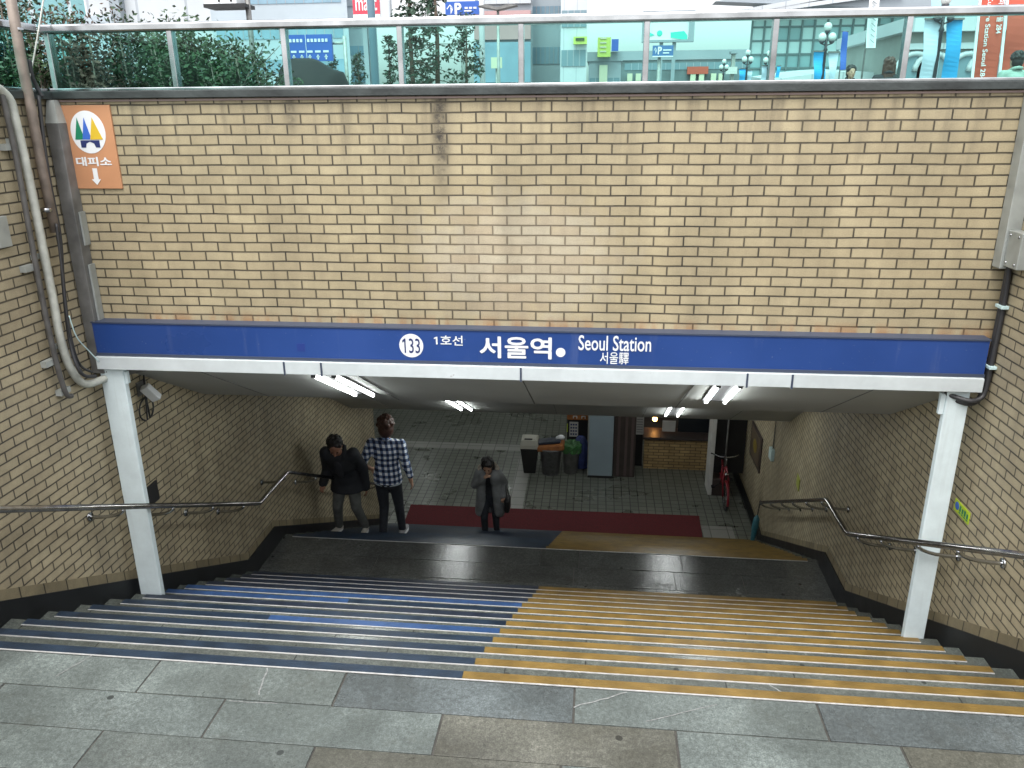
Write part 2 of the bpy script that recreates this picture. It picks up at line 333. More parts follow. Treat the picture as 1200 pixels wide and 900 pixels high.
# ------------------------------------------------------------------ mesh helpers
class MB:
    def __init__(s): s.v = []; s.f = []; s.mi = []; s.cur = 0; s.sm = []; s.smooth = False
    def _add(s, vs, fs):
        o = len(s.v); s.v += [tuple(p) for p in vs]
        for f in fs: s.f.append(tuple(i+o for i in f)); s.mi.append(s.cur); s.sm.append(s.smooth)
    def box(s, x0, x1, y0, y1, z0, z1):
        vs = [(x, y, z) for z in (z0, z1) for y in (y0, y1) for x in (x0, x1)]
        s._add(vs, [(0, 2, 3, 1), (4, 5, 7, 6), (0, 1, 5, 4), (2, 6, 7, 3), (0, 4, 6, 2), (1, 3, 7, 5)]); return s
    def bar(s, p, q, wx, wy, up=(0, 0, 1)):
        p, q = Vector(p), Vector(q); d = (q-p).normalized(); upv = Vector(up)
        if abs(d.dot(upv)) > .98: upv = Vector((0, 1, 0))
        a = d.cross(upv).normalized()*wx/2; b = a.cross(d).normalized()*wy/2
        vs = [p-a-b, p+a-b, p+a+b, p-a+b, q-a-b, q+a-b, q+a+b, q-a+b]
        s._add(vs, [(0, 3, 2, 1), (4, 5, 6, 7), (0, 1, 5, 4), (1, 2, 6, 5), (2, 3, 7, 6), (3, 0, 4, 7)]); return s
    def prism(s, poly, fn, d0, d1):
        # poly: 2-D outline, fn(a,b,d)->xyz
        n = len(poly); vs = [fn(a, b, d0) for a, b in poly]+[fn(a, b, d1) for a, b in poly]
        fs = [tuple(range(n))[::-1], tuple(range(n, 2*n))]+[(i, (i+1) % n, n+(i+1) % n, n+i) for i in range(n)]
        s._add(vs, fs); return s
    def quad(s, *p): s._add(p, [tuple(range(len(p)))]); return s
    def tube(s, path, r, n=10, cap=True):
        path = [Vector(p) for p in path]; rs = r if isinstance(r, (list, tuple)) else [r]*len(path)
        s.smooth = True; vs = []; fs = []; prev = None
        for i, p in enumerate(path):
            d = (path[min(i+1, len(path)-1)]-path[max(i-1, 0)]).normalized()
            if prev is None: prev = d.orthogonal().normalized()
            a = (prev-d*prev.dot(d)).normalized(); prev = a; b = d.cross(a)
            for k in range(n):
                t = 2*math.pi*k/n; vs.append(p+(a*math.cos(t)+b*math.sin(t))*rs[i])
        for i in range(len(path)-1):
            for k in range(n): fs.append((i*n+k, i*n+(k+1) % n, (i+1)*n+(k+1) % n, (i+1)*n+k))
        if cap: fs += [tuple(range(n))[::-1], tuple(range((len(path)-1)*n, len(path)*n))]
        s._add(vs, fs); s.smooth = False; return s
    def lathe(s, prof, c, n=24):
        c = Vector(c); s.smooth = True; vs = []; fs = []
        for r, z in prof:
            for k in range(n): t = 2*math.pi*k/n; vs.append((c.x+r*math.cos(t), c.y+r*math.sin(t), c.z+z))
        for i in range(len(prof)-1):
            for k in range(n): fs.append((i*n+k, i*n+(k+1) % n, (i+1)*n+(k+1) % n, (i+1)*n+k))
        fs += [tuple(range(n))[::-1], tuple(range((len(prof)-1)*n, len(prof)*n))]
        s._add(vs, fs); s.smooth = False; return s
    def ball(s, c, r, seg=16, rings=10):
        c = Vector(c); r = r if isinstance(r, (tuple, list)) else (r, r, r)
        s.smooth = True; vs = [c+Vector((0, 0, -r[2]))]; fs = []
        for i in range(1, rings):
            ph = -math.pi/2+math.pi*i/rings
            for k in range(seg): t = 2*math.pi*k/seg; vs.append(c+Vector((r[0]*math.cos(ph)*math.cos(t), r[1]*math.cos(ph)*math.sin(t), r[2]*math.sin(ph))))
        vs.append(c+Vector((0, 0, r[2]))); L = len(vs)-1
        for k in range(seg): fs.append((0, 1+(k+1) % seg, 1+k)); fs.append((L, 1+(rings-2)*seg+k, 1+(rings-2)*seg+(k+1) % seg))
        for i in range(rings-2):
            for k in range(seg): a = 1+i*seg; fs.append((a+k, a+(k+1) % seg, a+seg+(k+1) % seg, a+seg+k))
        s._add(vs, fs); s.smooth = False; return s
    def build(s, name, m, parent=None, base=None, local=False, bevel=0):
        me = bpy.data.meshes.new(name)
        off = Vector((0, 0, 0))
        if parent is not None and not local:
            q = parent
            while q is not None: off += q.location; q = q.parent
        if base is not None: off = Vector(base)
        me.from_pydata([tuple(Vector(v)-off) for v in s.v], [], s.f)
        ms = m if isinstance(m, list) else [m]
        for q in ms: me.materials.append(M[q] if isinstance(q, str) else q)
        me.polygons.foreach_set('material_index', s.mi); me.polygons.foreach_set('use_smooth', s.sm); me.update()
        o = bpy.data.objects.new(name, me); COL.objects.link(o)
        if parent is not None: o.parent = parent
        elif base is not None: o.location = off
        if bevel:
            md = o.modifiers.new('bevel', 'BEVEL'); md.width = bevel; md.segments = 2; md.limit_method = 'ANGLE'
        return o

def tag(o, label, cat, group=None):
    o['label'] = label; o['category'] = cat
    if group: o['group'] = group
    return o
def thing(name, loc, label, cat, group=None, rz=0):
    o = bpy.data.objects.new(name, None); o.empty_display_size = .2; COL.objects.link(o)
    o.location = loc; o.rotation_euler = (0, 0, rz); return tag(o, label, cat, group)
def struct(o, kind='structure'): o['kind'] = kind; return o
def part(name, mb, m, parent, **k): return mb.build(name, m, parent, **k)
def copy_tree(o, parent=None):
    c = o.copy(); COL.objects.link(c); c.parent = parent
    for ch in list(o.children): copy_tree(ch, c)
    return c

def text_mb(body, origin, ud, vd, x0, x1, y0, y1, depth=.002, bold=0., fit='both', skew=0.):
    """letters as a mesh, fitted into the rectangle x0..x1, y0..y1 of the plane (origin, ud, vd)"""
    cu = bpy.data.curves.new('txt', 'FONT'); cu.body = body; cu.size = 1; cu.resolution_u = 3
    o = bpy.data.objects.new('txt', cu); COL.objects.link(o)
    dg = bpy.context.evaluated_depsgraph_get(); dg.update()
    me = bpy.data.meshes.new_from_object(o.evaluated_get(dg))
    vs = [v.co.copy() for v in me.vertices]; fs = [tuple(p.vertices) for p in me.polygons]
    bpy.data.objects.remove(o); bpy.data.meshes.remove(me)
    if body[0] == '1':   # the built-in 1 is a bare bar: give it its flag
        i0 = len(vs); vs += [Vector(q+(0,)) for q in ((.21, .68), (.05, .585), (.05, .49), (.21, .565))]; fs.append((i0, i0+1, i0+2, i0+3))
    mb = MB()
    if not vs: return mb
    ax0 = min(v.x for v in vs); ax1 = max(v.x for v in vs); ay0 = min(v.y for v in vs); ay1 = max(v.y for v in vs)
    kx = (x1-x0)/(ax1-ax0); ky = (y1-y0)/(ay1-ay0)
    ud, vd = Vector(ud), Vector(vd); nn = ud.cross(vd).normalized(); og = Vector(origin)
    sh = [(0, 0)]+([(bold*math.cos(i*math.pi/4), bold*math.sin(i*math.pi/4)) for i in range(8)] if bold else [])
    for i, (sx, sy) in enumerate(sh):   # weight: the outline laid over itself a hair's breadth apart
        P = [og+ud*(x0+(v.x-ax0+sx)*kx)+vd*(y0+(v.y-ay0+sy)*ky)+nn*(depth+i*.00006) for v in vs]
        mb._add(P, fs)
    return mb

# ------------------------------------------------------------------ dimensions (metres, upper landing = 0)
D = 5.061            # plane of the brick wall over the entrance
XL = -3.52           # face of the left side wall
T, RS = .2999, .1545 # tread, riser
Y1 = 3.122           # first white line
NOSE = .060
NS1 = 13
ZL = -NS1*RS         # lower landing level
YB = 7.765           # first line of the lower flight
NS2 = 15
ZF = ZL-NS2*RS       # concourse floor
ZT = 1.9             # street level of the plaza
ZC = 2.704           # top of the brickwork
YE = YB+(NS2-1)*T+NOSE  # foot of the lower flight
ZCEIL = -1.475
def XR(y):           # face of the right side wall: it flares below the landing
    return 2.47 if y < 7.7 else (2.47+.0891*(y-7.7) if y < 12.3 else 2.88)
def wallR(u, v, off=.0):   # pixel -> point on the right wall
    r = _ray(u, v)
    for k in np.arange(2, 24, .01):
        y = k
        if r.x/r.y*y >= XR(y)-off: return O+r*(y/r.y)
    return O+r*(20/r.y)

# ------------------------------------------------------------------ ground and paving
g = MB()
B = 900
hx0, hx1, hy0, hy1 = XL-.36, 2.9, -1.6, D+.36
g.box(-B, hx0, -B, B, ZT-.15, ZT); g.box(hx1, B, -B, B, ZT-.15, ZT)
g.box(hx0, hx1, -B, hy0, ZT-.15, ZT); g.box(hx0, hx1, hy1, B, ZT-.15, ZT)
struct(g.build('plaza_ground', 'asphalt'))
g = MB(); g.box(XL, 2.47, -1.6, Y1, -.2, -.006)
struct(g.build('landing_base', 'joint'))
rows = [(3.122, 2.888, [-3.52, -3.19, -2.131, -1.167, -.048, 1.068, 2.12, 2.47]),
        (2.888, 2.640, [-3.52, -2.80, -1.68, -.643, .405, 1.362, 2.40, 2.47]),
        (2.640, 2.395, [-3.52, -3.17, -2.136, -1.157, -.09, .96, 2.0, 2.47])]
y = 2.395; k = 0
while y > -1.5:
    x = XL; xs = [XL]; x = XL+(.35 if k % 2 else .85)
    while x < 2.3: xs.append(x); x += 1.05
    xs.append(2.47); rows.append((y, y-.25, xs)); y -= .25; k += 1
g = MB(); j = .005
for ya, yb, xs in rows:
    for a, b in zip(xs[:-1], xs[1:]):
        dz = random.uniform(-.0015, .0015)
        key = (round(ya, 3), round(a, 3))
        g.cur = 1 if key in ((2.888, -.643), (2.64, -1.157), (2.888, 1.362)) else (2 if key in ((3.122, -1.167), (2.64, .96), (3.122, 1.068)) else 0)
        g.box(a+j, b-j, yb+j, ya-j*.3, -.05, dz)
struct(g.build('landing_paving', ['granite', 'granite_brown', 'granite_blue'], bevel=.002))
g = MB()
for p0, p1, wd in (((110, 768), (66, 793), .008), ((314, 783), (303, 815), .010), ((268, 822), (325, 825), .006), ((672, 829), (735, 812), .010), ((757, 846), (840, 826), .006), ((900, 803), (917, 812), .008)):
    a, c = atZ(*p0, 0), atZ(*p1, 0); d = (c-a).normalized(); k = Vector((-d.y, d.x, 0))*wd/2
    pts = [a.lerp(c, f)+k*random.uniform(-.8, .8) for f in np.linspace(0, 1, 9)]
    for u, v in zip(pts[:-1], pts[1:]):
        kk = k*.7; g.quad((u.x-kk.x, u.y-kk.y, .0032), (v.x-kk.x, v.y-kk.y, .0032), (v.x+kk.x, v.y+kk.y, .0032), (u.x+kk.x, u.y+kk.y, .0032))
struct(g.build('paving_scratches', mat('scratch', (.21, .22, .215), .7, noise=(60, .4))))
g = MB(); g.box(XL, 2.47, -1.9, -1.6, -.2, ZT-.01); struct(g.build('landing_riser', 'granite_step'))
g = MB(); g.box(XL-.1, 2.62, Y1+NOSE+(NS1-1)*T, YB+NOSE, ZL-.4, ZL-.006); struct(g.build('lower_landing_base', 'joint'))
g = MB(); ly = [Y1+NOSE+12*T+.001, 7.08, 7.42, YB-.001, YB+NOSE]
lx = [[XL, -2.9, -1.75, -.62, .52, 1.15, 2.08, 2.48], [XL, -2.3, -1.2, -.15, .9, 1.6, 2.49], [XL, -2.75, -1.6, -.52, -.1, 1.0, 2.1, 2.49], [XL, 2.49]]
for i in range(4):
    for a, b in zip(lx[i][:-1], lx[i][1:]): g.box(a+j, b-j, ly[i]+j*.9, ly[i+1]-j*.9, ZL-.05, ZL+random.uniform(-.001, .001))
struct(g.build('lower_landing', 'granite_wet'))
g = MB(); g.box(-13, 3.2, YE, 24, ZF-.2, ZF); struct(g.build('concourse_floor', 'floor_tile'))
g = MB(); g.box(-5.5, -1.24, 15.70, 16.03, ZF, ZF+.004); g.box(-1.52, -1.24, 13.06, 15.70, ZF, ZF+.004)
g.box(1.97, 2.50, YE+.02, 12.72, ZF, ZF+.004)
struct(g.build('paving_band', 'band_tile'))

# ------------------------------------------------------------------ staircases
bound = [-.594, -.582, -.577, -.570, -.564, -.558, -.547, -.536, -.533, -.509, -.494, -.484, -.483]
def make_flight(name, label, y1, z1, n, xr_fn, bnd, first_is_edge, gm):
    t = thing(name, (-.5, y1, z1), label, 'staircase', 'flights of stairs down to the concourse')
    for i in range(n):
        yl = y1+i*T; z = z1-i*RS; ye = yl+NOSE
        y0 = yl if i == 0 else ye-T+.001
        xr = xr_fn(ye)
        b = MB()
        if i == 0:
            if first_is_edge: b.box(XL, xr, yl+.002, ye, z-RS-.02, z)
            else: b.box(XL, xr, ye-.02, ye-.001, z-RS-.02, z-.052)
        else: b.box(XL, xr, y0, ye, z-RS-.02, z)
        st = b.build('step', gm, t, bevel=.004)
        xa = XL+.10+random.uniform(-.015, .03); xz = xr-.11-random.uniform(0, .04)
        xm = bnd[min(i, len(bnd)-1)]
        def strip(nm, a, c, mt):
            q = MB(); q.box(a, c, yl+.008, ye-.002, z+.0005, z+.004)
            q.box(a, c, ye-.002, ye+.0015, z-.022, z+.004); q.build(nm, mt, st)
        if name == 'upper_staircase' and i in (4, 8):
            x5 = -2.135 if i == 4 else -2.14
            strip('anti_slip_strip', xa, x5-.003, 'blue_strip' if i == 8 else 'navy'); strip('anti_slip_strip', x5, xm-.003, 'blue_strip')
        elif name == 'upper_staircase' and i == 7:
            strip('anti_slip_strip', xa, -1.9, 'blue_strip'); strip('anti_slip_strip', -1.897, xm-.003, 'navy')
        else: strip('anti_slip_strip', xa, xm-.003, random.choice(['navy', 'navy', 'navy_purple']) if i > 5 else 'navy')
        strip('anti_slip_strip', xm, xz, 'yellow')
        q = MB(); q.box(xa, xz, yl, yl+.007, z+.0005, z+.0045); q.build('white_line', 'white_line', st)
    return t
make_flight('upper_staircase', 'near granite stair flight, navy strips on one half and yellow on the other', Y1, 0., NS1, lambda y: 2.475, bound, True, 'granite_step')
make_flight('lower_staircase', 'far flight of steps below the dark landing, leading down to the red carpet', YB, ZL, NS2, lambda y: XR(y)+.01, [-.475, -.46], False, 'granite_step')

# ------------------------------------------------------------------ walls
SL = RS/T
def nose_z(y): return -(y-Y1-NOSE)*SL
def skirt_top(y):
    if y < Y1+NOSE-.1: return nose_z(Y1+NOSE-.1)+.13
    if y < 6.86: return nose_z(y)+.13
    if y < 7.56: return nose_z(6.86)+.13
    return max(nose_z(6.86)+.13-(y-7.56)*SL, ZF+.24)
t = thing('brick_wall', (XL, 4, 0), 'tan brick side wall on the left with the conduits and a handrail', 'wall')
b = MB(); pf = lambda a, c, d: (d, a, c)
b.prism([(-1.6, ZF-.1), (11.65, ZF-.1), (11.65, ZT-.16), (D+.34, ZT-.16), (D+.34, ZC), (-1.6, ZC)], pf, XL-.35, XL)
part('wall', b, 'brick_side', t)
b = MB(); ys = [-1.6, Y1+NOSE-.1, 6.86, 7.56, 11.65]
b.prism([(q, skirt_top(q)) for q in ys]+[(q, skirt_top(q)-.55) for q in ys[::-1]], pf, XL+.0, XL+.016)
part('skirting', b, 'skirting', t)
b = MB(); b.prism([(q, skirt_top(q)+.075) for q in ys]+[(q, skirt_top(q)) for q in ys[::-1]], pf, XL, XL+.006)
part('border_course', b, 'brick_border', t)
b = MB(); b.box(XL-.38, XL+.04, -1.6, D+.0, ZC, ZC+.046); part('coping', b, 'coping', t, bevel=.004)

t = thing('brick_wall', (2.47, 4, 0), 'tan brick side wall on the right with a yellow sticker and a handrail', 'wall')
b = MB(); ys2 = [-1.6, D+.34, 7.7, 12.3, 24]
b.prism([(XR(q), q) for q in ys2]+[(3.2, 24), (3.2, -1.6)], lambda a, c, d: (a, c, d), ZF-.1, ZT-.16)
b.box(2.47, 2.87, -1.6, D+.34, ZT-.16, ZC)
part('wall', b, 'brick_side', t)
b = MB(); ys3 = [-1.6, Y1+NOSE-.1, 6.86, 7.56, 7.7, 10, 12.0, 12.3, 24]
b1 = MB()
for a, c in zip(ys3[:-1], ys3[1:]):
    for mb_, up0, up1, th in ((b, 0, -.55, .016), (b1, .075, 0, .006)):
        vs = []
        for q in (a, c):
            zt, zb = skirt_top(q)+up0, (skirt_top(q)+up1 if up1 else skirt_top(q))
            vs += [(XR(q), q, zb), (XR(q)-th, q, zb), (XR(q)-th, q, zt), (XR(q), q, zt)]
        mb_._add(vs, [(1, 2, 6, 5), (2, 3, 7, 6), (0, 1, 5, 4), (0, 3, 2, 1), (4, 5, 6, 7)])
part('skirting', b, 'skirting', t); part('border_course', b1, 'brick_border', t)
b = MB(); b.box(2.43, 2.9, -1.6, D+.0, ZC, ZC+.046); part('coping', b, 'coping', t, bevel=.004)

t = thing('brick_wall', (-.5, D, 1.26), 'tan brick wall across the top of the entrance, above the blue station sign', 'wall')
b = MB(); b.box(XL+.001, 2.469, D, D+.34, 1.0, ZC); part('wall', b, 'brick_front', t)
b = MB(); b.box(XL-.38, 2.9, D-.035, D+.37, ZC+.001, ZC+.047); part('coping', b, 'coping', t, bevel=.004)
b = MB(); b.box(XL, 2.46, D-.012, D, ZC-.016, ZC-.004); part('trim_strip', b, mat('trim_pink', (.30, .22, .20), .6), t)

# fascia and roof slab of the passage
b = MB(); z0, z1 = EYE-1.6704, EYE-1.566
b.box(XL+.07, 2.415, D-.125, D-.01, z0, z1-.012)
f = tag(b.build('fascia_beam', 'white_paint', base=(-.5, D, z0), bevel=.004), 'white painted fascia beam under the blue sign', 'beam')
for x in (-2.09, -1.83, -.475, .98, 1.26):
    q = MB(); q.box(x-.006, x+.006, D-.131, D-.124, z0-.006, z1-.015); q.build('joint_cover', 'sign_edge', f)
b = MB(); prof = [(D-.02, z0+.02), (6.45, .205), (7.43, .205), (10.57, ZCEIL), (24, ZCEIL), (24, ZCEIL+.2), (10.65, ZCEIL+.2), (7.5, .45), (6.5, .45), (D-.02, z0+.06)]
b.prism(prof, pf, XL-.02, 3.1)
b.box(-13, XL-.02, 11.65, 24, ZCEIL, ZCEIL+.2)
struct(b.build('ceiling', 'soffit'))
sj = MB()
for x in (-2.9, -1.7, -.5, .7, 1.9):
    for (ya, za), (yb, zb) in (((D+.02, z0+.0), (6.44, .208)), ((7.45, .19), (10.56, ZCEIL+.003))):
        sj.bar((x, ya, za-.003), (x, yb, zb-.003), .006, .004)
struct(sj.build('ceiling_joint', 'grey_metal'))
def cw(lbl, *a):
    q = MB(); q.box(*a); tag(q.build('concourse_wall', 'conc_wall', base=((a[0]+a[1])/2, (a[2]+a[3])/2, ZF)), lbl, 'wall')
cw('grey wall at the far end of the concourse', -13, 3.2, 24, 24.2, ZF, ZCEIL)
cw('grey wall closing the concourse on its left side', -13.2, -13, 11.65, 24, ZF, ZCEIL)
cw('grey concourse wall running back from the end of the left brick wall', -13, XL-.36, 11.45, 11.65, ZF, ZCEIL)

# ------------------------------------------------------------------ posts
for nm, x0, x1, lbl in (('l', -3.462, -3.290, 'white steel post against the left brick wall under the sign'), ('r', 2.228, 2.366, 'white steel post against the right brick wall under the sign')):
    t = thing('steel_post', ((x0+x1)/2, 5.03, -.9), lbl, 'post', 'posts carrying the fascia')
    b = MB(); b.box(x0, x1, 4.975, 5.025, -1.08, z0-.004); part('shaft', b, 'post_paint', t, bevel=.006)
    b = MB()
    if nm == 'r': b.box(x0-.03, x0, 4.985, 5.02, z0-.17, z0-.03)
    else: b.box(x1, x1+.02, 4.985, 5.02, z0-.12, z0-.03)
    part('top_bracket', b, 'post_paint', t, bevel=.004)

# ------------------------------------------------------------------ station sign
SY = D-.10
zs0, zs1 = z1-.002, EYE-1.3365
t = thing('station_sign', (-.5, SY, zs0), 'long blue station sign band with white lettering across the entrance', 'sign')
b = MB(); b.box(XL+.075, 2.415, SY, D, zs0+.012, zs1-.006); part('panel', b, 'sign_blue', t)
b = MB(); b.box(XL+.07, 2.42, SY-.006, D, zs0-.008, zs0+.012); b.box(XL+.07, 2.42, SY-.006, D, zs1-.006, zs1+.004)
part('frame', b, 'sign_edge', t)
def lettering(body, u0, v0, u1, v1, m='letter_white', bold=.014, name='lettering', parent=t, Y=SY, depth=.003):
    a = atY(u0, v1, Y); c = atY(u1, v0, Y)
    q = text_mb(body, (0, Y, 0), (1, 0, 0), (0, 0, 1), a.x, c.x, a.z, c.z, depth, bold)
    return q.build(name, m, parent)
c = atY(482, 405, SY); rr = .081
b = MB(); b.prism([(rr*math.cos(k*math.pi/24), rr*math.sin(k*math.pi/24)) for k in range(48)], lambda a, e, d: (c.x+a, d, c.z+e), SY-.002, SY+.002)
dk = part('number_disc', b, 'letter_white', t)
lettering('133', 472.3, 396.8, 491.8, 413.4, 'letter_navy', .004, 'numerals', dk)
lettering('1호선', 509, 393.5, 542, 404)
lettering('서울역', 563, 396, 646, 418.5, bold=.022)
c2 = atY(657, 413, SY); b = MB(); b.prism([(.031*math.cos(k*math.pi/16), .031*math.sin(k*math.pi/16)) for k in range(32)], lambda a, e, d: (c2.x+a, d, c2.z+e), SY-.002, SY+.002); part('dot', b, 'letter_white', t)
lettering('Seoul Station', 678, 394.5, 763.5, 410, bold=.011)
lettering('서울驛', 703, 413, 737, 426, bold=.008)
b = MB(); a = atY(353, 410, SY); b.box(a.x-.028, a.x+.028, SY-.0015, SY, a.z-.01, a.z+.045); part('patch', b, mat('sign_patch', (.018, .04, .2), .4), t)

# ------------------------------------------------------------------ shelter sign on the brick
PY = D-.012
cs = [atY(u, v, PY) for u, v in ((62, 123), (129, 122), (143, 221), (79, 222))]
x0, x1 = -3.46, -3.115; za, zb = 2.147, 2.668
t = thing('shelter_sign', ((x0+x1)/2, PY, za), 'orange shelter sign with three coloured triangles at the top left of the brick wall', 'sign')
b = MB(); b.box(x0, x1, PY, D+.003, za, zb); part('panel', b, 'orange', t, bevel=.003)
cx, cz = (x0+x1)/2+.0, zb-.165; rx, rz = .118, .132
b = MB(); b.prism([(rx*math.cos(k*math.pi/24), rz*math.sin(k*math.pi/24)) for k in range(48)], lambda a, e, d: (cx+a, d, cz+e), PY-.002, PY+.001); em = part('emblem', b, 'letter_white', t)
for dx0, dx1, px, m_ in ((-.095, -.030, -.062, 'green_logo'), (-.045, .018, -.014, 'blue_logo'), (.008, .095, .042, 'yellow_logo')):
    q = MB(); q.prism([(cx+dx0, cz-.045), (cx+dx1, cz-.045), (cx+px, cz+.09)], lambda a, e, d: (a, d, e), PY-.0035 - (.0005 if m_ == 'blue_logo' else (.001 if m_ == 'yellow_logo' else 0)), PY-.002); part('triangle', q, m_, em)
q = MB(); q.prism([(cx-.062, cz-.05), (cx+.068, cz-.05), (cx+.068, cz-.095), (cx+.038, cz-.095), (cx+.03, cz-.07), (cx+.003, cz-.058), (cx-.024, cz-.07), (cx-.03, cz-.095), (cx-.062, cz-.095)], lambda a, e, d: (a, d, e), PY-.0035, PY-.002); part('house_mark', q, 'letter_navy', em)
q = text_mb('대피소', (0, PY, 0), (1, 0, 0), (0, 0, 1), cx-.115, cx+.125, cz-.21, cz-.155, .002, .03); q.build('lettering', 'letter_white', t)
q = MB(); q.prism([(cx-.014, cz-.225), (cx+.018, cz-.225), (cx+.018, cz-.295), (cx+.034, cz-.295), (cx+.002, cz-.332), (cx-.03, cz-.295), (cx-.014, cz-.295)], lambda a, e, d: (a, d, e), PY-.003, PY-.001); part('arrow', q, 'letter_white', t)

# ------------------------------------------------------------------ glass balustrades
GY = D+.06
zr0, zr1 = atY(600, 29, GY).z, atY(600, 18, GY).z
zb0, zb1 = ZC+.047, atY(600, 97.5, GY).z
pxs = [atY(u, 60, GY).x for u in (203, 335, 470, 611, 757, 906, 1060)]
pxs = [XL+.03]+pxs+[2.46]
t = thing('glass_balustrade', (-.5, GY, zb0), 'teal glass balustrade with steel posts and rail on top of the entrance wall', 'balustrade', 'balustrades round the stairwell')
for a, c_ in zip(pxs[:-1], pxs[1:]):
    b = MB(); b.box(a+.018, c_-.018, GY-.005, GY+.005, zb1+.001, zr0+.004); part('glass_pane', b, 'glass', t)
for x in pxs:
    b = MB(); b.box(x-.017, x+.017, GY-.03, GY+.03, zb1-.004, zr0+.004); part('post', b, 'steel', t, bevel=.004)
b = MB(); b.box(XL-.01, 2.9, GY-.042, GY+.042, zr0, zr1); part('top_rail', b, 'steel', t, bevel=.012)
b = MB(); b.box(XL-.01, 2.9, GY-.032, GY+.032, zb0, zb1); part('bottom_rail', b, 'steel', t, bevel=.005)
GX = XL-.05
t = thing('glass_balustrade', (GX, 3, zb0), 'teal glass balustrade on top of the left side wall, partly behind the conduits', 'balustrade', 'balustrades round the stairwell')
py = [5.02, 4.25, 3.4, 2.6, 1.8]
for a, c_ in zip(py[:-1], py[1:]):
    b = MB(); b.box(GX-.005, GX+.005, c_+.018, a-.018, zb1+.001, zr0+.004); part('glass_pane', b, 'glass', t)
for y in py[1:]:
    b = MB(); b.box(GX-.03, GX+.03, y-.017, y+.017, zb1-.004, zr0+.004); part('post', b, 'steel', t, bevel=.004)
b = MB(); b.box(GX-.042, GX+.042, 1.75, GY-.043, zr0, zr1); part('top_rail', b, 'steel', t, bevel=.012)
b = MB(); b.box(GX-.032, GX+.032, 1.75, GY-.033, zb0, zb1); part('bottom_rail', b, 'steel', t, bevel=.005)

# ------------------------------------------------------------------ ceiling lamps
S1 = (D, z0, (z0-.205)/(6.45-D)); S2 = (7.43, .205, (.205-ZCEIL)/(10.57-7.43))
def lamp(p, q, wd, lbl, flat=False):
    p, q = Vector(p), Vector(q); ax = (q-p).normalized(); sx = Vector((1, 0, 0)); dn = sx.cross(ax)
    if dn.z > 0: dn = -dn
    t = thing('ceiling_lamp', p.lerp(q, .5), lbl, 'lamp', 'twin tube lamps on the passage ceiling')
    h = MB(); h.bar(p+dn*.003, q+dn*.003, wd, .01, up=dn); part('housing', h, 'lamp_body', t)
    for k in (-1, 1):
        tb = MB(); o = sx*k*wd*.36+dn*.020
        tb.tube([p+o+ax*.03, q+o-ax*.03], .011, 10); part('tube', tb, 'lamp_tube', t)
        
        for e0, e1 in ((p+o, p+o+ax*.028), (q+o-ax*.028, q+o)): e = MB(); e.bar(e0, e1, .032, .026, up=dn); part('end_cap', e, 'lamp_body', t)
def lamp_px(uv0, uv1, wd, S, lbl):
    p, q = atS(*uv0, *S), atS(*uv1, *S)
    if S is S2: p = p+(p-q)*.55
    lamp(p, q, wd, lbl)
lamp_px((379, 437.5), (428, 461), .21, S1, 'twin tube lamp just behind the fascia, left of the station number')
lamp_px((855, 449), (838, 469), .20, S1, 'twin tube lamp just behind the fascia, right of the station name')
lamp_px((529, 467.5), (547, 479), .2, S2, 'twin tube lamp on the far ceiling slope, above the person in the plaid shirt')
lamp_px((795, 473.5), (787, 486), .22, S2, 'twin tube lamp on the far ceiling slope, above the brick kiosk')
for x in (-4.6, -2.2, .2, 1.7):  # added lamps, never in view, that brighten the concourse floor and walls
    for y in (13.0, 16.2, 19.2):
        if x > 1 and y > 14: continue
        lamp((x, y-.6, ZCEIL), (x, y+.6, ZCEIL), .18, 'added twin tube lamp on the flat concourse ceiling, out of view, to brighten the concourse')

# ------------------------------------------------------------------ handrails
def handrail(path, brk, wall_x, lbl):
    t = thing('handrail', path[0], lbl, 'handrail', 'wall handrails down the stairs')
    rp = []
    for i, p in enumerate(path):
        p = Vector(p)
        if 0 < i < len(path)-1:
            a = (Vector(path[i-1])-p).normalized(); c_ = (Vector(path[i+1])-p).normalized()
            rp += [p+a*.05, p+(a+c_)*.012, p+c_*.05]
        else: rp.append(p)
    b = MB(); b.tube(rp, .021, 14); part('rail', b, 'rail_steel', t)
    for s, f_ in brk:
        p = Vector(path[s]).lerp(Vector(path[s+1]), f_); wx = wall_x(p.y); sg = 1 if wx > p.x else -1
        d = abs(wx-p.x)
        q = MB(); arc = [p+Vector((0, 0, -.018))]+[p+Vector((sg*(d*.9)*(1-math.cos(k*math.pi/12)), 0, -.018-.075*math.sin(k*math.pi/12))) for k in range(1, 7)]+[Vector((wx, p.y, p.z-.094))]
        q.tube(arc, .0135, 8)
        q.tube([(wx-sg*.012, p.y, p.z-.092), (wx-sg*.001, p.y, p.z-.092)], .032, 14)
        part('bracket', q, 'steel', t)
HL, HR = -3.252, 2.196
A, B2, N0 = atX(304, 590, HL), atX(337, 553, HL), atX(0, 597, HL)
N1 = N0+(N0-A)*.75; E1 = atX(374, 558, HL); E1 = B2+(E1-B2)*((11.45-B2.y)/(E1.y-B2.y))
handrail([N1, A, B2, E1], [(0, .16), (0, .36), (0, .62), (0, .73), (0, .84), (0, .94), (1, .88), (2, .2), (2, .5), (2, .8)], lambda y: XL, 'steel handrail along the left brick wall, passing the old man')
A, B2, N0 = atX(993, 625.5, HR), atX(969, 585.5, HR), atX(1200, 651, HR)
N1 = N0+(N0-A)*.9; E1 = wallR(891, 588.7, .272)
handrail([N1, A, B2, E1], [(0, .3), (0, .47), (0, .61), (0, .72), (0, .85), (0, .95), (2, .05), (2, .22), (2, .4), (2, .58), (2, .78), (2, .97)], lambda y: XR(y), 'steel handrail along the right brick wall, passing the white post')

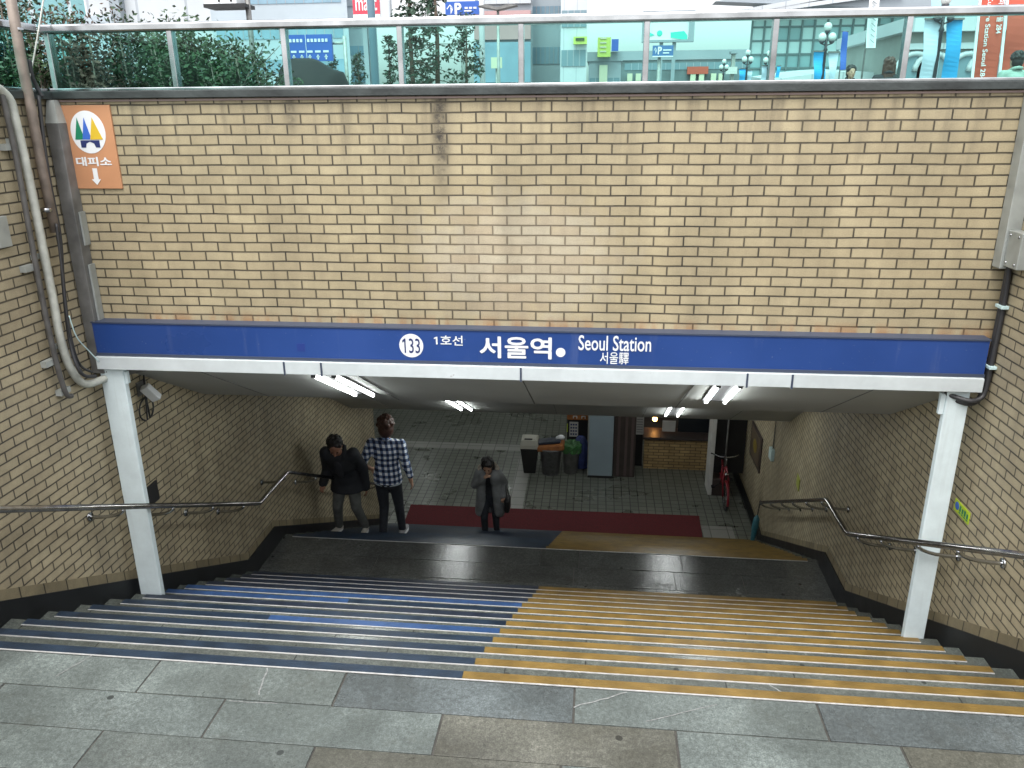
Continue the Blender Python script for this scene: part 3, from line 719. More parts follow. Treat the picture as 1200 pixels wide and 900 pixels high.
# ------------------------------------------------------------------ conduits and cables at the left corner
def smooth_path(pts, sub=8):
    P = [Vector(p) for p in pts]; out = []
    for i in range(len(P)-1):
        p0, p1, p2, p3 = P[max(i-1, 0)], P[i], P[i+1], P[min(i+2, len(P)-1)]
        for k in range(sub):
            s = k/sub
            out.append(.5*((2*p1)+(p2-p0)*s+(2*p0-5*p1+4*p2-p3)*s*s+(3*p1-p0-3*p2+p3)*s**3))
    out.append(P[-1]); return out
CX = XL+.05
def on_left(u, v, off=.05): return atX(u, v, XL+off)
pts = [(-3.49, 4.0, 2.80), (-3.47, 4.30, 2.83)]+[tuple(on_left(*uv)) for uv in ((6, 110), (19, 145), (35, 215), (50, 290), (62, 350), (71, 398), (83, 432))]
wx = on_left(100, 450)
pts += [tuple(wx), (XL+.09, 5.02, .845), (XL+.12, 5.35, .82)]
t = thing('white_conduit', on_left(50, 290), 'thick off-white plastic conduit curving down the left brick wall and under the fascia', 'conduit')
b = MB(); b.tube(smooth_path(pts, 6), .026, 12); part('pipe', b, 'pvc_white', t)
for uv in ((24, 165), (52, 300), (74, 405)):
    p = on_left(*uv); q = MB(); q.box(XL-.001, XL+.02, p.y-.06, p.y+.06, p.z-.015, p.z+.015); part('strap', q, 'pale_metal', t)
t = thing('dark_conduit', on_left(40, 300), 'thin dark conduit left of the white one, held by wall clips', 'conduit')
b = MB(); b.tube(smooth_path([on_left(0, 100), on_left(18, 180), on_left(40, 300), on_left(60, 400), on_left(76, 458), on_left(84, 464)], 5), .017, 10); part('pipe', b, 'pipe_dark', t)
for uv in ((10, 172), (33, 314), (57, 425), (74, 458)):
    p = on_left(*uv, .02); q = MB(); q.box(XL-.001, XL+.04, p.y-.05, p.y+.05, p.z-.02, p.z+.018); part('clip', q, 'pale_metal', t)
t = thing('rusty_pole', on_left(35, 120), 'brownish steel pole rising past the glass balustrade at the left corner', 'pole')
b = MB(); b.tube([on_left(3, -60), on_left(23, 60), on_left(35, 120), on_left(50, 200), on_left(65, 272)], .030, 12); part('pipe', b, 'rust_pole', t)
for uv in ((20, 35), (54, 246)):
    p = on_left(*uv); q = MB(); q.tube([p-Vector((0, 0, .012)), p+Vector((0, 0, .012))], .035, 12); part('strap', q, 'steel', t)
t = thing('cable_duct', (-3.47, 4.97, .9), 'wide grey metal cable duct down the left corner beside the shelter sign', 'duct')
b = MB(); b.box(-3.513, -3.425, 4.965, 5.06, .885, 2.56); part('trunk', b, 'grey_metal', t, bevel=.004)
b = MB(); b._add([(-3.513, 4.965, 2.56), (-3.425, 4.965, 2.56), (-3.425, 5.06, 2.56), (-3.513, 5.06, 2.56), (-3.50, 5.0, 2.70), (-3.45, 5.0, 2.70), (-3.45, 5.045, 2.70), (-3.50, 5.045, 2.70)], [(0, 1, 5, 4), (1, 2, 6, 5), (2, 3, 7, 6), (3, 0, 4, 7), (4, 5, 6, 7)]); part('hood', b, 'pale_metal', t)
b = MB(); b.box(-3.423, -3.408, 5.0, 5.055, 1.25, 1.65); b.box(-3.423, -3.41, 5.0, 5.055, 1.78, 2.0); part('side_strip', b, 'pale_metal', t)
for k, (dx, uvs) in enumerate(((.0, ((45, 112), (56, 200), (70, 275), (74, 330), (82, 400), (95, 437), (112, 441))), (.012, ((66, 262), (72, 310), (80, 380), (92, 425), (108, 436))))):
    t = MB(); t.tube(smooth_path([on_left(*uv, .07+dx) if i < 5 else on_left(*uv, .12) for i, uv in enumerate(uvs)], 6), .012-.003*k, 8)
    tag(t.build('black_cable', 'cable', base=on_left(*uvs[0])), ('long black cable running down the left side of the grey cable duct' if k == 0 else 'shorter black cable curling round the foot of the grey cable duct'), 'cable', 'cables at the left corner')
b = MB(); b.tube(smooth_path([on_left(81, 370, .13), on_left(90, 395, .13), on_left(105, 412, .14), on_left(116, 424, .16)], 6), .004, 6)
tag(b.build('white_cable', 'clip', base=on_left(81, 370)), 'thin white cable slanting down to the left end of the blue sign', 'cable')
b = MB(); b.tube(smooth_path([on_left(54, -20), on_left(46, 30), on_left(39, 70), on_left(34, 92)], 5), .005, 6)
tag(b.build('hanging_wire', 'pvc_white', base=on_left(46, 30)), 'thin pale wire hanging across the glass at the top left corner', 'wire')
b = MB(); b.tube(smooth_path([on_left(34, 70), on_left(37, 88), on_left(42, 100), on_left(50, 114, .07)], 5), .014, 8)
tag(b.build('black_cable', 'cable', base=on_left(37, 88)), 'short thick black cable entering the hood of the grey duct', 'cable', 'cables at the left corner')
b = MB(); b.tube(smooth_path([(XL+.10, 4.99, .90), (XL+.16, 5.03, .865), (XL+.24, 5.14, .86), (XL+.3, 5.3, .85)], 6), .02, 8)
tag(b.build('grey_conduit', 'pipe_dark', base=(XL+.16, 5.0, .86)), 'short grey conduit bending under the left end of the fascia', 'conduit')
# wall plate and small box on the left wall
p = on_left(0, 165, .01); b = MB(); p = on_left(1, 272, .01); b.box(XL-.001, XL+.03, p.y-.05, p.y+.05, p.z-.09, p.z+.09)
tag(b.build('wall_box', 'pale_metal', base=p, bevel=.004), 'small grey box on the left brick wall at the edge of the view', 'box')
p = on_left(180, 578, .01); b = MB(); b.box(XL-.001, XL+.012, p.y-.07, p.y+.07, p.z-.085, p.z+.085)
tag(b.build('wall_plate', 'black', base=p, bevel=.003), 'small dark plate on the left brick wall just above the handrail', 'plate')
# flood light with a cable loop behind the left post
p = atX(177, 458, XL+.1)
t = thing('wall_camera', p, 'small white security camera with a looped black cable behind the left post', 'camera')
b = MB(); b.bar(p+Vector((-.02, -.05, .05)), p+Vector((.03, .02, -.07)), .075, .055, up=(0, 1, 0)); part('body', b, 'letter_white', t, bevel=.006)
b = MB(); b.tube([p+Vector((-.1, .03, .02)), p+Vector((-.04, .02, .03)), p+Vector((0, 0, 0))], .014, 8); b.box(XL-.001, XL+.012, p.y-.03, p.y+.09, p.z-.04, p.z+.07); part('bracket', b, 'grey_metal', t)
lp = [p+Vector((-.07, .03+.0, -.03))]+[p+Vector((-.075, .10*math.sin(a)+.02, -.16-.09*math.cos(a))) for a in np.linspace(.3, 2*math.pi-.1, 18)]+[p+Vector((-.07, .05, .12))]
b = MB(); b.tube(lp, .007, 6); part('cable', b, 'cable', t)

# ------------------------------------------------------------------ right corner: duct, junction box, cables
t = thing('cable_duct', (2.46, 5.0, 1.71), 'pale grey metal cable duct in the right corner with a junction box', 'duct')
b = MB(); b.box(2.385, 2.469, 4.96, 5.058, 1.70, ZC-.02); part('trunk', b, 'pale_metal', t, bevel=.004)
b = MB(); b.box(2.40, 2.469, 4.80, 4.958, 1.72, 1.93); bx = part('junction_box', b, 'pale_metal', t, bevel=.005)
q = MB()
for y in (4.83, 4.93):
    for z in (1.745, 1.905): q.ball((2.40, y, z), .008, 8, 6)
q.build('screw', 'steel', bx)
for k in range(2):
    o = .026*k; pts = [(2.445-o*.3, 4.98-o, 1.72), (2.449, 4.985-o, 1.5), (2.447, 4.985-o, 1.1), (2.44, 4.985-o, .93), (2.41, 4.975-o, .855+o), (2.34, 4.965-o, .845+o), (2.22, 5.03-o, .87+o)]
    b = MB(); b.tube(smooth_path(pts, 6), .016, 10)
    tag(b.build('black_cable', 'cable', base=pts[0]), ('inner black cable dropping from the right duct, nearest the brick corner' if k == 0 else 'outer black cable dropping from the right duct, nearest the viewer'), 'cable', 'cables at the right corner')
for z, l in ((1.47, 'white clip holding the right corner cables, the upper one'), (1.09, 'white clip holding the right corner cables, beside the end of the blue sign')):
    b = MB(); b.box(2.425, 2.469, 4.925, 5.01, z-.01, z+.01); tag(b.build('cable_clip', 'clip', base=(2.45, 4.97, z), bevel=.003), l, 'clip')
# sticker on the right wall
p = atX(1127, 599, 2.465); t = thing('wall_sticker', p, 'bright yellow-green sticker on the right brick wall above the handrail', 'sticker')
b = MB(); b.box(2.464, 2.4685, p.y-.11, p.y+.11, p.z-.042, p.z+.042); part('sheet', b, 'sticker', t)
b = MB(); b.ball((2.464, p.y+.07, p.z+.003), (.002, .03, .028), 14, 8); part('globe_mark', b, 'blue_logo', t)
b = MB()
for k in range(4):
    y = p.y+.02-.035*k
    b.box(2.4625, 2.4637, y-.011, y+.011, p.z-.014, p.z+.026-.007*(k % 2)); b.box(2.4625, 2.4637, y-.013, y+.013, p.z-.028, p.z-.02)
part('marking', b, 'green_logo', t)
# small things further down the right wall
p = wallR(935, 565, .01); b = MB(); b.box(p.x-.004, p.x+.003, p.y-.10, p.y+.10, p.z-.08, p.z+.08); b.v = [(XR(v[1])-.006+(v[0]-p.x), v[1], v[2]) for v in b.v]
t = tag(b.build('wall_sticker', mat('sticker_dim', (.30, .33, .05), .5), base=p), 'faded yellow sticker on the right brick wall deep in the passage', 'sticker')
p = wallR(906, 532, .01); b = MB(); b.box(p.x-.05, p.x+.01, p.y-.09, p.y+.09, p.z-.09, p.z+.09)
t = tag(b.build('switch_box', 'clip', base=p, bevel=.008), 'small white switch box on the right wall with a wire going up', 'box')
b = MB(); b.tube([p+Vector((-.01, 0, .09)), p+Vector((-.01, 0, .9))], .008, 6); b.build('wire', 'grey_metal', t)
p = wallR(886, 524, .01)
t = thing('picture_frame', p, 'dark framed poster with a yellow emblem on the right wall near the concourse', 'poster')
b = MB(); b.box(2.855, 2.882, p.y-.45, p.y+.45, p.z-.30, p.z+.34); part('frame', b, 'brown_panel', t, bevel=.006)
b = MB(); b.box(2.850, 2.856, p.y-.38, p.y+.38, p.z-.24, p.z+.28); part('poster', b, mat('poster', (.12, .09, .06), .4, noise=(3, .3)), t)
b = MB(); b.ball((2.850, p.y, p.z+.02), (.003, .16, .12), 18, 8); part('emblem', b, mat('emblem_dim', (.22, .16, .03), .5), t)

# ================================================================== concourse objects
def fz(u, v): return atZ(u, v, ZF)
# red carpet
a = fz(480, 590); b_ = fz(820, 603); c_ = fz(823, 630)
b = MB(); b.prism([(-3.28, YE+.03), (1.93, YE+.03), (1.97, 13.06), (-3.33, 13.02)], lambda p, q, d: (p, q, d), ZF+.001, ZF+.014)
tag(b.build('floor_carpet', 'carpet', base=(-.7, 12.7, ZF)), 'long dark red carpet on the tiles at the foot of the lower steps', 'carpet')

# litter bins
def sq_ring(mb, c, prof, n=4, rot=math.pi/4, flat=1.):
    vs = []; fs = []
    for r, z in prof:
        for k in range(n):
            t = 2*math.pi*k/n+rot; vs.append((c[0]+r*math.cos(t), c[1]+r*math.sin(t)*flat, c[2]+z))
    for i in range(len(prof)-1):
        for k in range(n): fs.append((i*n+k, i*n+(k+1) % n, (i+1)*n+(k+1) % n, (i+1)*n+k))
    fs += [tuple(range(n))[::-1], tuple(range((len(prof)-1)*n, len(prof)*n))]
    mb._add(vs, fs)
M['bin_lid'] = mat('bin_lid', (.42, .41, .35), .5)
M['bin_grey'] = mat('bin_grey', (.15, .15, .155), .4, .4, noise=(20, .3))
M['orange_bag'] = mat('orange_bag', (.34, .13, .04), .6, noise=(12, .3))
M['green_bag'] = mat('green_bag', (.045, .15, .045), .45, noise=(14, .4), bump=(30, .8))
M['blue_bag'] = mat('blue_bag', (.03, .05, .17), .5, noise=(14, .4), bump=(30, .8))
M['paper'] = mat('paper', (.55, .55, .52), .7, noise=(5, .1))
p = fz(620.5, 555); p.y += .12
t = thing('litter_bin', p, 'tapered black litter bin with a beige slotted lid', 'bin', 'bins beside the pillar')
b = MB(); sq_ring(b, p, [(.16, 0), (.17, .02), (.255, .56)]); part('body', b, 'black', t, bevel=.01)
b = MB(); sq_ring(b, p, [(.262, .56), (.262, .64), (.23, .74), (.15, .76)]); ld = part('lid', b, 'bin_lid', t, bevel=.012)
b = MB(); b.bar(p+Vector((-.10, -.115, .752)), p+Vector((.06, -.115, .752)), .05, .02); b.build('slot', 'black', ld)
p = fz(645, 557); p.y += .12
t = thing('litter_bin', p, 'grey mesh bin overflowing with an orange box and dark rubbish', 'bin', 'bins beside the pillar')
b = MB(); b.lathe([(.16, 0), (.17, .01), (.225, .55), (.235, .56)], p, 20); part('body', b, 'bin_grey', t)
b = MB(); b.bar(p+Vector((-.27, .0, .57)), p+Vector((.27, -.02, .63)), .30, .13); part('orange_bag', b, 'orange_bag', t, bevel=.03)
b = MB(); b.bar(p+Vector((-.28, .02, .66)), p+Vector((.20, .0, .73)), .24, .06); part('flattened_box', b, 'navy_purple', t, bevel=.015)
b = MB(); b.ball(p+Vector((.20, 0, .79)), (.08, .06, .05), 10, 7); b.ball(p+Vector((.14, .03, .76)), (.05, .05, .04), 10, 7); part('crumpled_paper', b, 'letter_white', t)
p = fz(668.5, 556); p.y += .12
t = thing('litter_bin', p, 'slim dark bin lined with a bright green plastic bag', 'bin', 'bins beside the pillar')
b = MB(); b.lathe([(.13, 0), (.14, .01), (.17, .5), (.18, .51)], p, 18); part('body', b, 'grey_metal', t)
b = MB(); n = 22; vs = []
for r, z in ((.185, .46), (.2, .55), (.2, .62), (.14, .64), (.06, .58)):
    for k in range(n):
        a = 2*math.pi*k/n; q = r*(1+random.uniform(-.16, .16)); vs.append((p.x+q*math.cos(a), p.y+q*math.sin(a), p.z+z+random.uniform(-.02, .03)))
b._add(vs, [(i*n+k, i*n+(k+1) % n, (i+1)*n+(k+1) % n, (i+1)*n+k) for i in range(4) for k in range(n)]+[tuple(range(4*n, 5*n))])
part('liner_bag', b, 'green_bag', t)
# newspaper stand behind the bins
p = atY(676, 520, 15.2); p.z = ZF
zt = atY(676, 487, 15.2).z
t = thing('display_stand', p, 'narrow display stand with an orange header and notice sheets behind the bins', 'stand')
x0, x1 = p.x-.19, p.x+.20; z1s = zt+.25
b = MB()
for x in (x0, x1): b.bar((x, 15.25, ZF), (x, 15.25, z1s), .035, .035)
b.box(x0, x1, 15.24, 15.30, ZF+.3, z1s-.02); b.box(x0, x1, 14.95, 15.3, ZF+.02, ZF+.07); part('frame', b, 'black', t)
zh = atY(676, 491.5, 15.18).z
b = MB(); b.box(x0-.02, x1+.02, 15.16, 15.235, zh, z1s); hd = part('header_board', b, 'orange_bag', t)
b = MB()
for dx in (.10, .27): b.box(x0+dx, x0+dx+.09, 15.156, 15.16, zh+.07, zh+.09); b.box(x0+dx, x0+dx+.02, 15.156, 15.16, zh+.03, zh+.09); b.box(x0+dx+.07, x0+dx+.09, 15.156, 15.16, zh+.03, zh+.09)
b.build('marking', 'letter_white', hd)
za, zb2 = atY(672, 512, 15.2).z, atY(672, 495, 15.2).z
b = MB(); b.box(x0+.03, x0+.21, 15.215, 15.237, za, zb2); sh = part('notice_sheet', b, 'paper', t)
b = MB()
for i in range(3):
    for k in range(4): b.box(x0+.05+i*.05, x0+.085+i*.05, 15.212, 15.2145, za+.04+k*.07, za+.075+k*.07)
b.build('marking', 'letter_navy', sh)
b = MB(); b.box(x0-.022, x0-.004, 15.16, 15.2, za+.12, zb2-.03); part('yellow_tag', b, 'sticker', t)
p2 = atY(680, 540, 14.95); b = MB(); n = 16; vs = []
for r, z in ((.14, .02), (.19, .15), (.20, .38), (.15, .58), (.08, .70), (.03, .72)):
    for k in range(n):
        a = 2*math.pi*k/n; q = r*(1+random.uniform(-.14, .14)); vs.append((p2.x+q*math.cos(a), 14.92+q*.55*math.sin(a), ZF+z+random.uniform(-.02, .02)))
b._add(vs, [(i*n+k, i*n+(k+1) % n, (i+1)*n+(k+1) % n, (i+1)*n+k) for i in range(5) for k in range(n)]+[tuple(range(n))[::-1], tuple(range(5*n, 6*n))])
tag(b.build('rubbish_bag', 'blue_bag', base=(p2.x, 14.92, ZF)), 'dark blue stuffed bag standing behind the green-lined bin', 'bag')

# pillars
xa, xb = atY(688, 557, 14.5).x, atY(717.5, 557, 14.5).x
t = thing('pillar', ((xa+xb)/2, 14.7, ZF), 'pale blue-grey painted pillar right of the bins', 'pillar')
b = MB(); b.box(xa+.02, xb-.005, 14.5, 14.95, ZF+.05, ZCEIL); part('shaft', b, 'pillar_blue', t, bevel=.006)
b = MB(); b.box(xa+.0, xa+.019, 14.49, 14.95, ZF+.05, ZCEIL); part('corner_trim', b, 'pale_metal', t)
b = MB(); b.box(xa+.01, xb, 14.505, 14.96, ZF, ZF+.05); part('base', b, 'black', t)
xc = atY(743, 557, 14.6).x
t = thing('column', ((xb+xc)/2, 14.8, ZF), 'dark brown clad column beside the pale pillar', 'pillar')
b = MB(); b.box(xb+.01, xc, 14.6, 15.1, ZF, ZCEIL); part('shaft', b, 'brown_panel', t, bevel=.006)
b = MB(); wd = xc-xb
for k in (.18, .52, .80): b.box(xb+wd*k, xb+wd*k+.05, 14.585, 14.602, ZF+.02, ZCEIL-.01)
part('batten', b, mat('batten', (.10, .075, .07), .4), t)

# kiosk
KY = 15.05
k0, k1 = atY(754, 548, KY).x, 2.45
kz = atY(790, 515, KY).z
t = thing('snack_kiosk', ((k0+k1)/2, KY+.6, ZF), 'brick fronted snack kiosk counter with a small lit lamp, at the back right', 'kiosk')
b = MB(); b.box(k0, k1, KY, KY+.18, ZF, kz); part('counter_front', b, 'brick_kiosk', t)
b = MB(); b.box(k0-.04, k1, KY-.06, KY+.5, kz+.001, kz+.05); part('counter_top', b, 'brown_panel', t, bevel=.008)
b = MB(); b.box(k0-.02, k1, KY+.05, KY+1.6, ZCEIL-.36, ZCEIL); part('valance', b, 'black', t)
b = MB(); b.box(k0-.02, k1+.1, KY+1.6, KY+1.66, ZF, ZCEIL); part('back_wall', b, mat('kiosk_back', (.10, .10, .10), .5, noise=(3, .3)), t)
ks = MB()
for z in (kz+.35, kz+.65, kz+.95): ks.box(k0+.05, k1, KY+1.3, KY+1.59, z, z+.02)
sh = part('shelf', ks, 'grey_metal', t)
cols = ['paper', 'orange_bag', 'blue_bag', 'sticker', 'bin_lid', 'carpet', 'pvc_white']
gx = MB(); q = atY(795, 505, KY+.35)
b = MB(); b.box(q.x-.02, k1-.05, KY+.30, KY+.32, kz+.05, kz+.62); part('display_glass', b, 'dark_glass', t)
for k in range(5): pass
q0, q1 = atY(776, 505.5, KY+.2), atY(792, 494, KY+.2)
b = MB(); b.box(q0.x, q1.x, KY+.2, KY+.24, q0.z, q1.z); part('price_card', b, 'paper', t)
q = atY(767.5, 491, KY+.5)
b = MB(); b.ball(q, .05, 12, 8); lb = part('lamp_bulb', b, mat('warm_bulb', (.9, .6, .3), .4, emit=((1, .45, .12), 9.)), t)
b = MB(); b.tube([q+Vector((0, 0, .04)), (q.x, q.y, ZCEIL-.3)], .008, 6); b.build('cord', 'cable', lb)
for i in range(14):
    x = k0+.12+i*.088; z = kz+.37+.3*(i % 3)
    g = MB(); h = random.uniform(.10, .2)
    if i % 2: g.box(x-.03, x+.03, KY+1.36, KY+1.46, z, z+h)
    else: g.lathe([(.028, 0), (.03, h*.6), (.012, h*.8), (.012, h)], (x, KY+1.42, z), 10)
    tag(g.build('snack_packet' if i % 2 else 'drink_bottle', cols[i % 7], base=(x, KY+1.42, z)), 'small dim goods on the shelves at the back of the kiosk', 'packet' if i % 2 else 'bottle', 'goods on the kiosk shelves')
q0, q1 = atY(744.5, 509, KY+.1), atY(755, 488, KY+.1)
t = thing('door', (.95, KY+.15, ZF), 'narrow black door with a white notice between brown column and kiosk', 'door')
b = MB(); b.box(xc+.01, k0-.03, KY+.12, KY+.18, ZF, ZCEIL); part('leaf', b, 'black', t)
b = MB(); b.box(q0.x, q1.x, KY+.1, KY+.118, q0.z, q1.z+.15); nt_ = part('notice', b, 'paper', t)
b = MB()
for k in range(8): b.box(q0.x+.02, q1.x-.02, KY+.097, KY+.0995, q0.z+.05+k*.055, q0.z+.062+k*.055)
b.build('marking', 'bin_grey', nt_)

# partition with a white front edge
p0 = fz(829, 581)
t = thing('partition', (p0.x, p0.y, ZF), 'dark partition panel with a white painted edge, right of the kiosk', 'partition')
b = MB(); b.box(p0.x, p0.x+.07, p0.y, p0.y+.45, ZF+.02, ZCEIL); part('edge_panel', b, 'paper', t, bevel=.004)
b = MB(); b.box(p0.x+.071, 2.86, p0.y+.10, p0.y+.16, ZF+.45, ZCEIL); part('side_panel', b, 'black', t)
b = MB(); b.box(p0.x+.071, 2.64, p0.y+.02, p0.y+.5, ZF, ZF+.35); part('plinth', b, 'brown_panel', t, bevel=.008)
b = MB(); b.tube([(2.50, p0.y+.0, ZF+.36), (2.50, p0.y+.0, ZF+1.9)], .015, 8); part('pole', b, 'grey_metal', t)

# red bicycle against the right wall
p = fz(851, 604)
M['red_paint'] = mat('red_paint', (.20, .012, .02), .3)
t = thing('bicycle', (p.x, p.y+.55, ZF), 'small red bicycle leaning by the right concourse wall, seen from its front wheel', 'bicycle')
def ring(mb, c, r, rr, n=28):
    pts = [Vector((c[0], c[1]+r*math.cos(2*math.pi*k/n), c[2]+r*math.sin(2*math.pi*k/n))) for k in range(n+1)]
    mb.tube(pts, rr, 8, cap=False)
bx_, wr = p.x, .26
for yy in (p.y+.22, p.y+1.10):
    c = (bx_, yy, ZF+wr); wh = MB(); ring(wh, c, wr-.02, .020); wo_ = part('wheel', wh, 'black', t)
    rm = MB(); ring(rm, c, wr-.045, .008)
    for k in range(9): a = k*math.pi/9; rm.tube([(bx_, yy-.2*math.cos(a), c[2]-.2*math.sin(a)), (bx_, yy+.2*math.cos(a), c[2]+.2*math.sin(a))], .0025, 4)
    rm.build('rim', 'steel', wo_)
    mg = MB(); pts = [Vector((bx_, yy+.285*math.cos(a), c[2]+.285*math.sin(a))) for a in np.linspace(.15*math.pi, 1.05*math.pi, 14)]; mg.tube(pts, .024, 6); part('mudguard', mg, 'red_paint', t)
b = MB(); hy = p.y+.42; hz = ZF+.78
b.tube([(bx_-.05, p.y+.22, ZF+wr), (bx_-.05, hy-.06, ZF+.56), (bx_, hy, hz)], .017, 8); b.tube([(bx_+.05, p.y+.22, ZF+wr), (bx_+.05, hy-.06, ZF+.56), (bx_, hy, hz)], .017, 8)
b.tube([(bx_, hy-.01, ZF+.62), (bx_, p.y+.72, ZF+.30)], .022, 8); b.tube([(bx_, p.y+.72, ZF+.30), (bx_, p.y+.86, ZF+.72)], .02, 8)
b.tube([(bx_, hy, ZF+.70), (bx_, p.y+.83, ZF+.6)], .018, 8); b.tube([(bx_, p.y+.72, ZF+.30), (bx_, p.y+1.10, ZF+wr)], .016, 8); b.tube([(bx_, p.y+.83, ZF+.6), (bx_, p.y+1.10, ZF+wr)], .013, 8)
part('frame', b, 'red_paint', t)
b = MB(); b.tube([(bx_-.27, hy+.12, hz+.20), (bx_-.12, hy-.02, hz+.20), (bx_, hy, hz+.18), (bx_+.12, hy-.02, hz+.20), (bx_+.22, hy+.10, hz+.20)], .013, 8); b.tube([(bx_, hy, hz), (bx_, hy+.01, hz+.18)], .014, 8); part('handlebar', b, 'steel', t)
b = MB(); b.ball((bx_, p.y+.88, ZF+.80), (.075, .13, .04), 14, 8); part('saddle', b, 'black', t)
b = MB(); b.ball((bx_, hy-.08, ZF+.66), (.035, .04, .035), 12, 8); part('headlight', b, 'steel', t)
b = MB(); b.tube([(bx_-.02, p.y+.72, ZF+.30), (bx_-.13, p.y+.72, ZF+.22)], .009, 6); b.tube([(bx_+.02, p.y+.72, ZF+.30), (bx_+.13, p.y+.72, ZF+.38)], .009, 6); b.box(bx_-.19, bx_-.12, p.y+.68, p.y+.76, ZF+.21, ZF+.235); b.box(bx_+.12, bx_+.19, p.y+.68, p.y+.76, ZF+.37, ZF+.395); part('pedals', b, 'black', t)
b = MB(); b.tube([(bx_+.02, p.y+1.0, ZF+.26), (bx_-.16, p.y+.96, ZF+.008)], .008, 6); part('kickstand', b, 'steel', t)

# furled umbrella leaning under the end of the right handrail
q = wallR(889, 632, .02); uy = 11.75
ux = XR(uy)-.16; uz = max(ZL-(math.floor((uy-YB-NOSE)/T)+1)*RS, ZF)
t = thing('umbrella', (ux, uy, uz), 'furled light blue umbrella leaning on the right wall under the handrail end', 'umbrella')
bt = Vector((ux-.03, uy, uz+.01)); tp = Vector((ux+.05, uy+.02, uz+.86)); ax = tp-bt
b = MB(); b.tube([bt, bt+ax*.05, bt+ax*.12, bt+ax*.45, bt+ax*.62, bt+ax*.70], [.006, .012, .028, .055, .050, .012], 10); part('canopy', b, mat('umbrella_blue', (.04, .16, .20), .5, noise=(20, .2)), t)
b = MB(); b.tube([bt+ax*.69, bt+ax*.95, bt+ax*1.0, bt+ax*1.0+Vector((.0, -.04, -.01)), bt+ax*.95+Vector((0, -.06, 0))], .010, 8); part('handle', b, 'black', t)

# ================================================================== people
def remesh(mb, name, m, parent, voxel, smooth=4, local=True):
    me = bpy.data.meshes.new('tmp'); me.from_pydata([tuple(v) for v in mb.v], [], mb.f); me.update()
    o = bpy.data.objects.new('tmp', me); COL.objects.link(o)
    rm = o.modifiers.new('r', 'REMESH'); rm.mode = 'VOXEL'; rm.voxel_size = voxel
    sm = o.modifiers.new('s', 'SMOOTH'); sm.factor = .5; sm.iterations = smooth
    dg = bpy.context.evaluated_depsgraph_get(); dg.update()
    me2 = bpy.data.meshes.new_from_object(o.evaluated_get(dg)); me2.name = name
    bpy.data.objects.remove(o); bpy.data.meshes.remove(me)
    me2.materials.clear(); me2.materials.append(M[m] if isinstance(m, str) else m)
    me2.polygons.foreach_set('use_smooth', [True]*len(me2.polygons)); me2.update()
    ob = bpy.data.objects.new(name, me2); COL.objects.link(ob); ob.parent = parent
    return ob
def caps(mb, p, q, r0, r1, n=12):
    p, q = Vector(p), Vector(q); d = q-p; L = d.length; d.normalize(); path = []; rs = []
    for k in range(4): a = math.pi/2*(k/4); path.append(p-d*r0*math.cos(a)); rs.append(max(r0*math.sin(a), r0*.08))
    path += [p, q]; rs += [r0, r1]
    for k in range(1, 5): a = math.pi/2*(1-k/4); path.append(q+d*r1*math.cos(a)); rs.append(max(r1*math.sin(a), r1*.08))
    mb.tube(path, rs, n)
def ell(mb, c, r, rot=None, seg=18, rings=12):
    b = MB(); b.ball((0, 0, 0), r, seg, rings)
    R3 = rot if rot is not None else Matrix.Identity(3)
    vs = [R3@Vector(v)+Vector(c) for v in b.v]; sm = mb.smooth; mb.smooth = True; mb._add(vs, b.f); mb.smooth = sm
M['skin'] = mat('skin', (.42, .25, .17), .55, noise=(14, .08))
M['skin_ruddy'] = mat('skin_ruddy', (.34, .17, .11), .55, noise=(14, .1))
M['hair_black'] = mat('hair_black', (.012, .011, .011), .45, noise=(60, .5), bump=(90, .6))
M['hair_brown'] = mat('hair_brown', (.060, .027, .019), .45, noise=(60, .5), bump=(90, .6))
M['eye'] = mat('eye', (.02, .015, .012), .2)
M['lips'] = mat('lips', (.28, .10, .085), .5)

